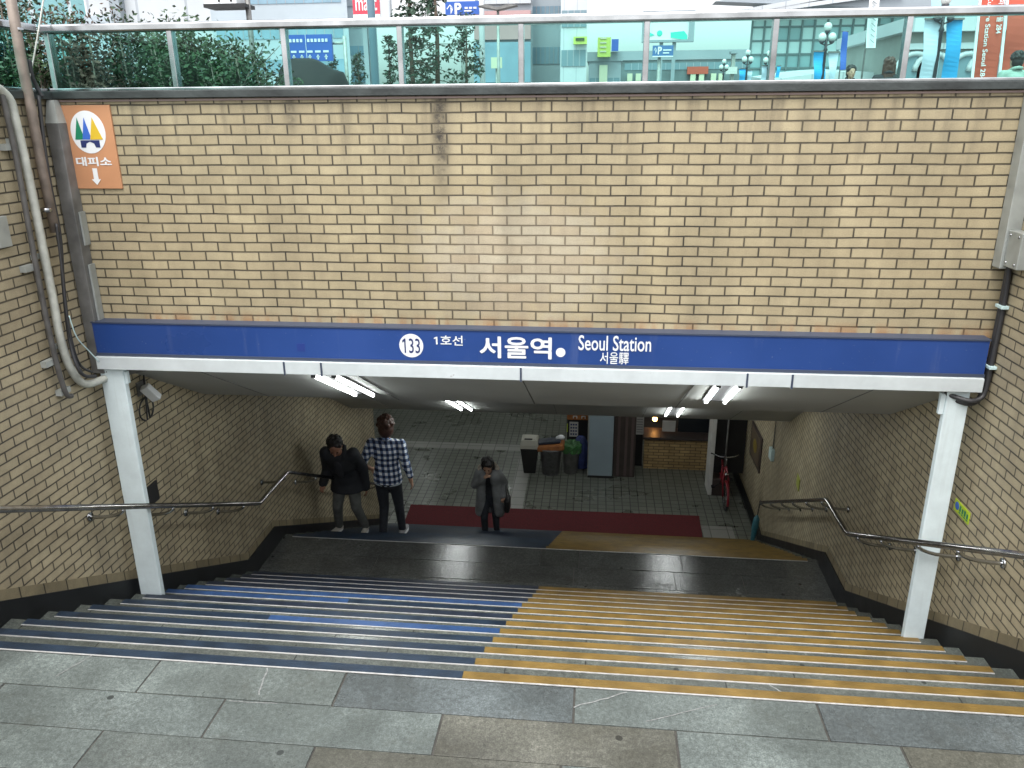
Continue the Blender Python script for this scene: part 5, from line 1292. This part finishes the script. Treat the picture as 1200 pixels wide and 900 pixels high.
b = MB(); b.box(p0.x+.25, p1.x-.3, 99.1, 99.19, p0.z+.35, p0.z+.65); b.build('marking', 'leaf_mid', sg)
t, a, c = building(690, 728, 72, 140, 20, 'low distant building with a pale green rooftop billboard', 'b_grey', floors=3.4, band=.4, rows=5)
p0, p1 = atY(700, 67, 139), atY(716, 44, 139); b = MB(); b.box(p0.x, p1.x, 138.5, 139.3, p0.z, p1.z); bb = part('billboard', b, 'sign_lime', t)
b = MB()
for k in range(4): b.box(p0.x+.4, p1.x-.7, 138.4, 138.49, p0.z+.7+k*.65, p0.z+.9+k*.65)
b.build('marking', 'sign_cream', bb)
p0, p1 = atY(716.5, 60, 139), atY(725, 46, 139); b = MB(); b.box(p0.x, p1.x, 138.6, 139.4, p0.z, p1.z); part('side_board', b, 'board_blue', t)
p0, p1 = atY(702, 96, 139), atY(712, 76, 139); b = MB(); b.box(p0.x, p1.x, 139.2, 139.99, p0.z, p1.z); part('cream_front', b, 'sign_cream', t)  # cream panel on the front of the low building
t, a, c = building(726, 885, 71, 170, 25, 'long low dark building on the skyline right of the billboard', 'b_dark', floors=3.6, band=.35, rows=18, wmat='b_window')
p0, p1 = atY(805, 87, 169), atY(830, 78, 169); b = MB(); b.box(p0.x, p1.x, 168.5, 169.6, p0.z, p1.z); part('shop_sign', b, 'banner_red', t)
for u in (812, 822, 836, 845, 738, 748):
    p0 = atY(u, 90, 168.9); b = MB(); b.box(p0.x-.5, p0.x+.5, 168.6, 169.5, p0.z-.8, p0.z+.6); part('shop_window', b, 'sign_cream', t)
p0, p1 = atY(853, 97, 120), atY(864, 60, 120)
t = thing('stone_pylon', ((p0.x+p1.x)/2, 120, ZT), 'small pale stone pylon with a capped top in front of the dark skyline building', 'monument')
b = MB(); b.box(p0.x+.25, p1.x-.25, 119.5, 120.5, ZT, p1.z-.35); part('shaft', b, 'b_stone', t)
b = MB(); b.box(p0.x, p1.x, 119.2, 120.8, p1.z-.34, p1.z); part('cap', b, 'b_grey', t)
b = MB(); q = atY(857, 82, 119); b.box(q.x-.7, q.x+.8, 119, 119.4, q.z-.5, q.z+.4); part('plate', b, 'paper', t)

# station hall: glass front, canopy and slanting roof
HY = 62
a, c = atY(876, 95, HY), atY(1062, 12, HY)
t = thing('station_hall', ((a.x+c.x)/2, HY+8, ZT), 'large glass fronted station hall with dark mullions and a slanting roof', 'building')
b = MB(); b.prism([(a.x, HY), (c.x+14, HY), (c.x+20, HY+18), (a.x+6, HY+18)], lambda p, q, d: (p, q, d), ZT, c.z+3); part('glass_front', b, mat('hall_glass', (.34, .55, .58), .12, noise=(.12, .3)), t)
for i in range(13):
    x = a.x+(c.x-a.x)*i/12; b = MB(); b.box(x-.06, x+.06, HY-.16, HY-.01, ZT, c.z+3); part('mullion', b, 'b_frame', t)
for v in (80, 64, 48, 32, 16):
    p0 = atY(900, v, HY); b = MB(); b.box(a.x, c.x+13.9, HY-.12, HY-.01, p0.z-.06, p0.z+.06); part('transom', b, 'b_frame', t)
# pale sun-blinds behind some of the panes
rnd = random.Random(3); b = MB()
for i in range(10):
    for v0, v1 in ((31, 17), (47, 33), (63, 49)):
        if rnd.random() < .7 and i < 9:
            x0 = a.x+(c.x-a.x)*(i+.08)/12; x1 = a.x+(c.x-a.x)*(i+.92)/12; b.box(x0, x1, HY-.05, HY-.012, atY(900, v0, HY).z, atY(900, v1, HY).z)
part('blind', b, mat('blind', (.62, .78, .78), .4), t)
r0, r1 = atY(842, 3, HY-9), atY(1000, -22, HY-9)
b = MB(); vs = []
p_ = [atY(838, 2, HY-2), atY(1090, 12, HY-2), atY(1090, -30, HY-2), atY(1000, -30, HY-2)]
b.prism([(q.x, q.z) for q in p_], lambda x, z, d: (x, d, z), HY-2.2, HY-.3); part('roof', b, 'b_grey', t)
q0, q1 = atY(870, 14, HY-2.4), atY(1010, -12, HY-2.4); b = MB(); b.bar(q0, q1, .35, .3); q0, q1 = atY(895, 13, HY-2.4), atY(1060, -10, HY-2.4); b.bar(q0, q1, .3, .25); part('roof_beam', b, 'b_white', t)
b = MB(); n = 18; vs = []
for i in range(n+1):
    f = i/n; u = 905+f*170; v = 97-13*math.sin(math.pi*min(1, f*.75+.08))
    p = atY(u, v, 44); vs += [(p.x, 44, p.z), (p.x, 50, p.z+.4), (p.x, 50, p.z-.1), (p.x, 44, p.z-.5)]
b._add(vs, [(i*4+k, (i+1)*4+k, (i+1)*4+(k+1) % 4, i*4+(k+1) % 4) for i in range(n) for k in range(4)]+[(0, 1, 2, 3), (n*4+3, n*4+2, n*4+1, n*4)])
for f in (.1, .5, .9): x = vs[int(f*n)*4][0]; b.tube([(x, 47, ZT), (x, 47, vs[int(f*n)*4][2]-.1)], .15, 8)
tag(b.build('entrance_canopy', 'b_white', base=(vs[0][0], 47, ZT)), 'low curved white canopy in front of the glass station hall', 'canopy')
# old stone building with arches
OY = 40
a, c = atY(1056, 97, OY), atY(1150, 37, OY)
t = thing('old_station', ((a.x+c.x)/2+3, OY+5, ZT), 'old pale stone building with round arches behind the banners', 'building')
b = MB(); b.box(a.x, c.x+8, OY, OY+10, ZT, c.z); part('wall', b, 'b_stone', t)
b = MB(); b.box(a.x-.4, c.x+8, OY-.5, OY+10, c.z+.001, c.z+.55); b.box(a.x-.1, c.x+8, OY-.2, OY-.01, c.z-.7, c.z-.45); part('cornice', b, 'b_white', t)
for u in (1068, 1089, 1130, 1152):
    p = atY(u, 97, OY); r = .62; ct_ = atY(u, 66, OY).z-.62
    o = [(p.x-r, ZT), (p.x+r, ZT)]+[(p.x+r*math.cos(k*math.pi/10), ct_+r*math.sin(k*math.pi/10)) for k in range(11)]
    b = MB(); b.prism(o, lambda x, z, d: (x, d, z), OY-.05, OY-.01); ar = part('arched_window', b, 'b_window', t)
    b = MB(); pts = [Vector((p.x+(r+.12)*math.cos(k*math.pi/12), OY-.06, ct_+(r+.12)*math.sin(k*math.pi/12))) for k in range(13)]
    b.tube(pts, .13, 6); b.build('arch_frame', 'b_white', ar)

# signs, masts, banners
def flat_text(body, u0, v0, u1, v1, Y, m, parent, bold=.0):
    p0, p1 = atY(u0, v1, Y), atY(u1, v0, Y)
    return text_mb(body, (0, Y, 0), (1, 0, 0), (0, 0, 1), p0.x, p1.x, p0.z, p1.z, .01, bold).build('lettering', m, parent)
def board(name, u0, v0, u1, v1, Y, m, lbl, cat, pole=True, pole_u=None, th=.12):
    p0, p1 = atY(u0, v1, Y), atY(u1, v0, Y); px = atY(pole_u, 50, Y).x if pole_u else (p0.x+p1.x)/2
    t = thing(name, (px, Y, ZT), lbl, cat)
    b = MB(); b.box(p0.x, p1.x, Y, Y+th, p0.z, p1.z); part('panel', b, m, t)
    if pole: b = MB(); b.tube([(px, Y+th+.08, ZT), (px, Y+th+.08, p1.z-.05)], .07, 8); part('pole', b, 'pale_metal', t)
    return t, p0, p1
t, p0, p1 = board('notice_board', 338, 40, 388, 72, 30, 'board_blue', 'large blue notice board with white rows and arrows above the tarpaulin', 'sign', pole_u=402)
b = MB(); px = atY(402, 50, 30).x; b.tube([(px, 30.2, p0.z+.6), (p1.x-.2, 30.2, p0.z+.6)], .05, 6); part('bracket', b, 'pale_metal', t)
b = MB(); W = p1.x-p0.x; Hh = p1.z-p0.z
for i in range(11):
    if i != 4: b.box(p0.x+W*(.06+.08*i), p0.x+W*(.06+.08*i)+W*.05, 29.985, 29.999, p0.z+Hh*.72, p0.z+Hh*.84)
for i in range(5): b.box(p0.x+W*(.08+.18*i), p0.x+W*(.2+.18*i), 29.985, 29.999, p0.z+Hh*.32, p0.z+Hh*.40); xx = p0.x+W*(.12+.18*i); b.box(xx, xx+W*.03, 29.985, 29.999, p0.z+Hh*.06, p0.z+Hh*.24); b.box(xx-W*.02, xx+W*.05, 29.985, 29.999, p0.z+Hh*.14, p0.z+Hh*.18)
b.box(p0.x+W*.42, p0.x+W*.43, 29.985, 29.999, p0.z, p1.z); part('marking', b, 'letter_white', t)
t, p0, p1 = board('parking_sign', 522, 1, 561, 17.5, 28, 'board_blue', 'blue parking sign with an up arrow and P above the steel rail', 'sign', pole_u=541)
flat_text('P', 533.5, 4, 540, 16.5, 28, 'letter_white', t, .04); flat_text('↑', 523.5, 5, 531.5, 17, 28, 'letter_white', t)
b = MB(); W = p1.x-p0.x; Hh = p1.z-p0.z
for i in range(3): b.box(p0.x+W*(.58+.13*i), p0.x+W*(.67+.13*i), 27.985, 27.999, p0.z+Hh*.42, p0.z+Hh*.56)
b.box(p0.x+W*.56, p0.x+W*.78, 27.985, 27.999, p0.z+Hh*.22, p0.z+Hh*.32); part('marking', b, 'letter_white', t)
t, p0, p1 = board('parking_sign', 764.5, 53, 789.5, 67, 34, mat('board_blue_dim', (.05, .14, .32), .4), 'smaller blue parking sign on a white post under the billboard', 'sign', pole_u=774)
flat_text('P', 771, 55, 775.5, 63.5, 34, 'letter_white', t, .03); flat_text('↑', 766, 55.5, 770, 63.5, 34, 'letter_white', t)
b = MB(); W = p1.x-p0.x; Hh = p1.z-p0.z; b.box(p0.x+W*.5, p0.x+W*.9, 33.985, 33.999, p0.z+Hh*.55, p0.z+Hh*.65); b.box(p0.x+W*.5, p0.x+W*.8, 33.985, 33.999, p0.z+Hh*.3, p0.z+Hh*.4); b.box(p0.x, p1.x, 33.98, 33.999, p0.z, p0.z+Hh*.1); part('marking', b, 'letter_white', t)
# rooftop sign
p0, p1 = atY(414, 17, 90), atY(443, -22, 90)
t = thing('rooftop_sign', ((p0.x+p1.x)/2, 90, ZT), 'red and white shop sign box standing above the steel rail', 'sign')
b = MB(); b.box(p0.x, p1.x, 90, 91, p0.z, p1.z); part('red_panel', b, mat('sign_red', (.60, .05, .08), .5), t)
b = MB(); b.box(p0.x, p1.x+.01, 89.95, 91, p0.z-.6, p0.z-.01); part('base_band', b, 'letter_white', t)
b = MB(); b.box(p1.x+.02, p1.x+1.1, 90.1, 91, p0.z-.6, p1.z); part('side_panel', b, 'b_white', t)
flat_text('mart', 417, -3, 441, 12.5, 89.98, 'letter_white', t, .008)
b = MB(); b.box(p0.x+.8, p0.x+1.3, 90.3, 90.8, ZT, p0.z-.6); b.box(p1.x-1.3, p1.x-.8, 90.3, 90.8, ZT, p0.z-.6); part('support', b, 'b_grey', t)
# sign box over the street, left
p0, p1 = atY(240, 9, 20), atY(283, -30, 20)
t = thing('sign_box', ((p0.x+p1.x)/2, 20, ZT), 'white sign box with black letters hanging over the street at the top edge', 'sign')
b = MB(); b.box(p0.x, p1.x-.2, 20, 20.5, p0.z+.08, p1.z); part('box', b, 'letter_white', t)
b = MB(); b.box(p0.x-.02, p1.x, 19.98, 20.6, p0.z, p0.z+.079); part('bottom_edge', b, 'black', t)
b = MB(); b.tube([(p1.x-.05, 20.3, ZT), (p1.x-.05, 20.3, p1.z)], .07, 8); part('pole', b, 'grey_metal', t)
b = MB()
for k in range(2): x = p0.x+.35+.3*k; b.box(x, x+.05, 19.985, 19.999, p0.z+.12, p1.z-.1); b.box(x-.1, x+.15, 19.985, 19.999, p0.z+.2, p0.z+.24)
part('marking', b, 'black', t)
# billboard
p0, p1 = atY(752, 50, 80), atY(815, 12, 80)
t = thing('billboard', ((p0.x+p1.x)/2, 80, ZT), 'large white and turquoise billboard in a grey frame on the skyline', 'billboard')
b = MB(); W = p1.x-p0.x; e = .5; b.box(p0.x, p0.x+e, 79.8, 80.4, p0.z, p1.z); b.box(p1.x-e, p1.x, 79.8, 80.4, p0.z, p1.z); b.box(p0.x+e, p1.x-e, 79.8, 80.4, p0.z, p0.z+.2); b.box(p0.x+e, p1.x-e, 79.8, 80.4, p1.z-.2, p1.z); part('frame', b, 'b_grey', t)
b = MB(); b.box(p0.x+e, p1.x-e, 80, 80.3, p0.z+.2, p1.z-.2); pn = part('panel', b, 'letter_white', t)
b = MB(); q0, q1, q2 = atY(786, 38, 79.97), atY(812, 43, 79.97), atY(786, 44, 79.97)
b.prism([(q2.x, q2.z), (q1.x-e, q1.z-.3), (q1.x-e, q1.z+.1), (q0.x+1.2, q0.z+.1), (q0.x, q0.z)], lambda x, z, d: (x, d, z), 79.95, 79.99)
q = atY(763, 41, 80); b.prism([(q.x-.8, q.z-.3), (q.x+.3, q.z), (q.x-.2, q.z+.25), (q.x-.8, q.z+.1)], lambda x, z, d: (x, d, z), 79.95, 79.99); q = atY(773, 39, 80); b.ball((q.x, 79.97, q.z), (.25, .02, .25), 12, 8)
b.build('turquoise_shape', mat('turquoise', (.05, .60, .45), .5), pn)
b = MB(); b.box(p0.x+W*.35, p0.x+W*.42, 80.1, 80.3, ZT, p0.z); b.box(p0.x+W*.6, p0.x+W*.67, 80.1, 80.3, ZT, p0.z); part('support', b, 'b_grey', t)
# yellow street sign, masts
t, p0, p1 = board('street_sign', 575.5, 67, 588, 80, 36, 'sign_cream', 'small yellowish sign on a post in front of the bluish facade', 'sign')
q = atY(436, 30, 19); t = tag(MB().tube([(q.x, 19, ZT), (q.x, 19, 12)], .085, 10).build('steel_mast', 'b_window_blue', base=(q.x, 19, ZT)), 'plain grey-teal steel mast between the tarpaulin and the pines', 'mast')
q = atY(564.5, 30, 30); tag(MB().tube([(q.x, 30, ZT), (q.x, 30, 11)], .10, 10).build('white_mast', 'letter_white', base=(q.x, 30, ZT)), 'white mast right of the full dark pine', 'mast')
q = atY(583.5, 12, 24); t = thing('street_lamp', (q.x, 24, ZT), 'modern street lamp with a flat winged head above the rail', 'lamp post')
b = MB(); b.tube([(q.x, 24, ZT), (q.x, 24, q.z)], [.06, .035], 8); part('pole', b, 'pale_metal', t)
b = MB(); b.prism([(-.55, .10), (0, -.01), (.55, .10), (.3, .13), (0, .06), (-.3, .13)], lambda x, z, d: (q.x+x, d, q.z+z), 23.8, 24.2); part('lamp_head', b, 'grey_metal', t)
def ornate_lamp(u, v_top, v_g, Y, lbl):
    q = atY(u, v_top, Y); s = max(.6, (q.z-ZT)/3.6); x = q.x; top = q.z
    t = thing('street_lamp', (x, Y, ZT), lbl, 'lamp post', 'ornate globe lamps on the plaza'); M.setdefault('lamp_iron', mat('lamp_iron', (.035, .04, .05), .45))
    b = MB(); b.lathe([(.12*s, 0), (.12*s, .12*s), (.07*s, .25*s), (.05*s, .5*s), (.045*s, (top-ZT)-.9*s), (.075*s, (top-ZT)-.86*s), (.04*s, (top-ZT)-.78*s), (.035*s, top-ZT-.3*s)], (x, Y, ZT), 12); part('post', b, 'lamp_iron', t)
    for dx, dz in ((0, -.14), (-.16, -.46), (.16, -.46)):
        g_ = MB(); c_ = Vector((x+dx*s, Y-(.05*s if dx else 0), top+dz*s)); g_.ball(c_, (.13*s, .13*s, .14*s), 16, 12); gl = part('lamp_globe', g_, mat('globe', (.62, .66, .64), .3), t)
        k = MB(); k.lathe([(.10*s, 0), (.07*s, -.06*s), (.02*s, -.10*s)][::-1], c_+Vector((0, 0, -.12*s)), 12); k.tube([c_+Vector((0, 0, -.2*s)), (x, Y, top-.72*s)], .02*s, 6); k.build('holder', 'lamp_iron', gl)
    return x, s
ornate_lamp(971, 26, 50, 26, 'globe street lamp between the narrow bright blue and white banners')
ornate_lamp(1110, -8, 10, 20, 'tall globe street lamp between the two large banners, its globes above the rail')
ornate_lamp(877, 58, 70, 48, 'small distant globe street lamp at the left edge of the station hall')
ornate_lamp(849, 69, 80, 60, 'farthest tiny globe street lamp beside the stone pylon')
ornate_lamp(902, 59, 70, 45, 'distant globe street lamp half hidden by the glass post')
def banner(pts, Y, m, lbl, body=None, nm='banner', grp=None):
    P = [atY(u, v, Y) for u, v in pts]; t = thing(nm, ((P[2].x+P[3].x)/2, Y, ZT), lbl, 'banner', grp)
    b = MB(); n = 14
    vs = []
    for i in range(n+1):
        f = i/n; l = P[0].lerp(P[3], f); r = P[1].lerp(P[2], f); w_ = .05*math.sin(f*7+P[0].x)
        vs += [(l.x, Y+w_, l.z), (r.x, Y+w_*.4, r.z), (r.x, Y+.012+w_*.4, r.z), (l.x, Y+.012+w_, l.z)]
    b._add(vs, [(i*4+k, i*4+(k+1) % 4, (i+1)*4+(k+1) % 4, (i+1)*4+k) for i in range(n) for k in range(4)]+[(0, 1, 2, 3), (n*4+3, n*4+2, n*4+1, n*4)])
    part('cloth', b, m, t)
    b = MB(); b.bar(P[0]-Vector((.02, 0, 0)), P[1]+Vector((.02, 0, 0)), .05, .04); b.bar(P[3]-Vector((.02, 0, 0)), P[2]+Vector((.02, 0, 0)), .05, .04); b.tube([((P[0].x+P[1].x)/2, Y+.14, ZT), ((P[0].x+P[1].x)/2, Y+.14, P[0].z)], .03, 6); part('rod', b, 'grey_metal', t)
    return t, P
banner([(954, 60), (967, 60), (967, 96), (953.5, 96)], 26, 'banner_blue', 'narrow bright blue banner left of the globe lamp')
banner([(971.5, 61), (983.5, 61), (977, 96), (971.5, 96)], 26, 'banner_pale', 'narrow white banner tapering beside the globe lamp')
banner([(1085, 22), (1105, 22), (1098, 94), (1078, 94)], 20, 'banner_pale', 'large pale blue banner left of the tall globe lamp')
banner([(1111, 22), (1129, 22), (1121.5, 94), (1104, 94)], 20.1, 'banner_blue', 'large bright blue banner right of the tall globe lamp')
banner([(987, 37), (994, 37), (991, 82), (984, 82)], 40, 'board_blue', 'slim deep blue banner in front of the station hall')
banner([(866.5, 80), (874, 80), (873, 95), (866.5, 95)], 48, 'banner_blue', 'small distant bright blue banner at the foot of the station hall')
banner([(875, 82), (882, 82), (880, 95), (875, 95)], 48.1, 'banner_pale', 'small distant white banner at the foot of the station hall')
banner([(893, 77), (903, 77), (901, 95), (892, 95)], 45.2, 'banner_pale', 'pale banner just left of the glass post by the station hall')
banner([(911, 77), (915, 77), (912, 95), (908, 95)], 45.2, 'banner_blue', 'thin blue banner just right of the glass post by the station hall')
t, P = banner([(1020, -30), (1033, -30), (1026, 57), (1015, 57)], 30, 'letter_white', 'tall white banner with faint grey drawing in front of the station hall')
b = MB()
for k in range(9):
    f = .3+k*.075; l = P[0].lerp(P[3], f); r = P[1].lerp(P[2], f); b.bar(l.lerp(r, .3)+Vector((0, -.08, .05)), l.lerp(r, .72)+Vector((0, -.08, -.05)), .05, .01)
part('marking', b, 'b_grey', t)
t, P = banner([(1152, -20), (1180, -20), (1168, 96), (1140, 96)], 18, 'banner_red', 'orange red banner with white vertical lettering, left of the person in the green jacket')
dn = (P[3]-P[0]).normalized(); rt = Vector((1, 0, 0)); L_ = (P[3]-P[0]).length
vd = dn.cross(Vector((0, 1, 0))).normalized(); vd = vd if vd.x > 0 else -vd
text_mb('Culture Station Seoul 284', P[0]+Vector((0, -.06, 0)), -dn*-1, vd, L_*.14, L_*.99, .10, .19, .002, .01).build('lettering', 'letter_white', t)
text_mb('문화역서울 284', P[0]+Vector((0, -.06, 0)), dn, vd, L_*.12, L_*.52, .30, .42, .002, .01).build('lettering', 'letter_white', t)
b = MB(); b.bar(P[0]+Vector((-.03, -.02, 0)), P[3]+Vector((-.03, -.02, 0)), .05, .03); b.bar(P[1]+Vector((.03, -.02, 0)), P[2]+Vector((.03, -.02, 0)), .05, .03); part('white_edge', b, 'letter_white', t)
banner([(1184, -20), (1235, -20), (1226, 96), (1172, 96)], 18.05, 'banner_red', 'wide orange red banner at the right edge behind the person in the green jacket')
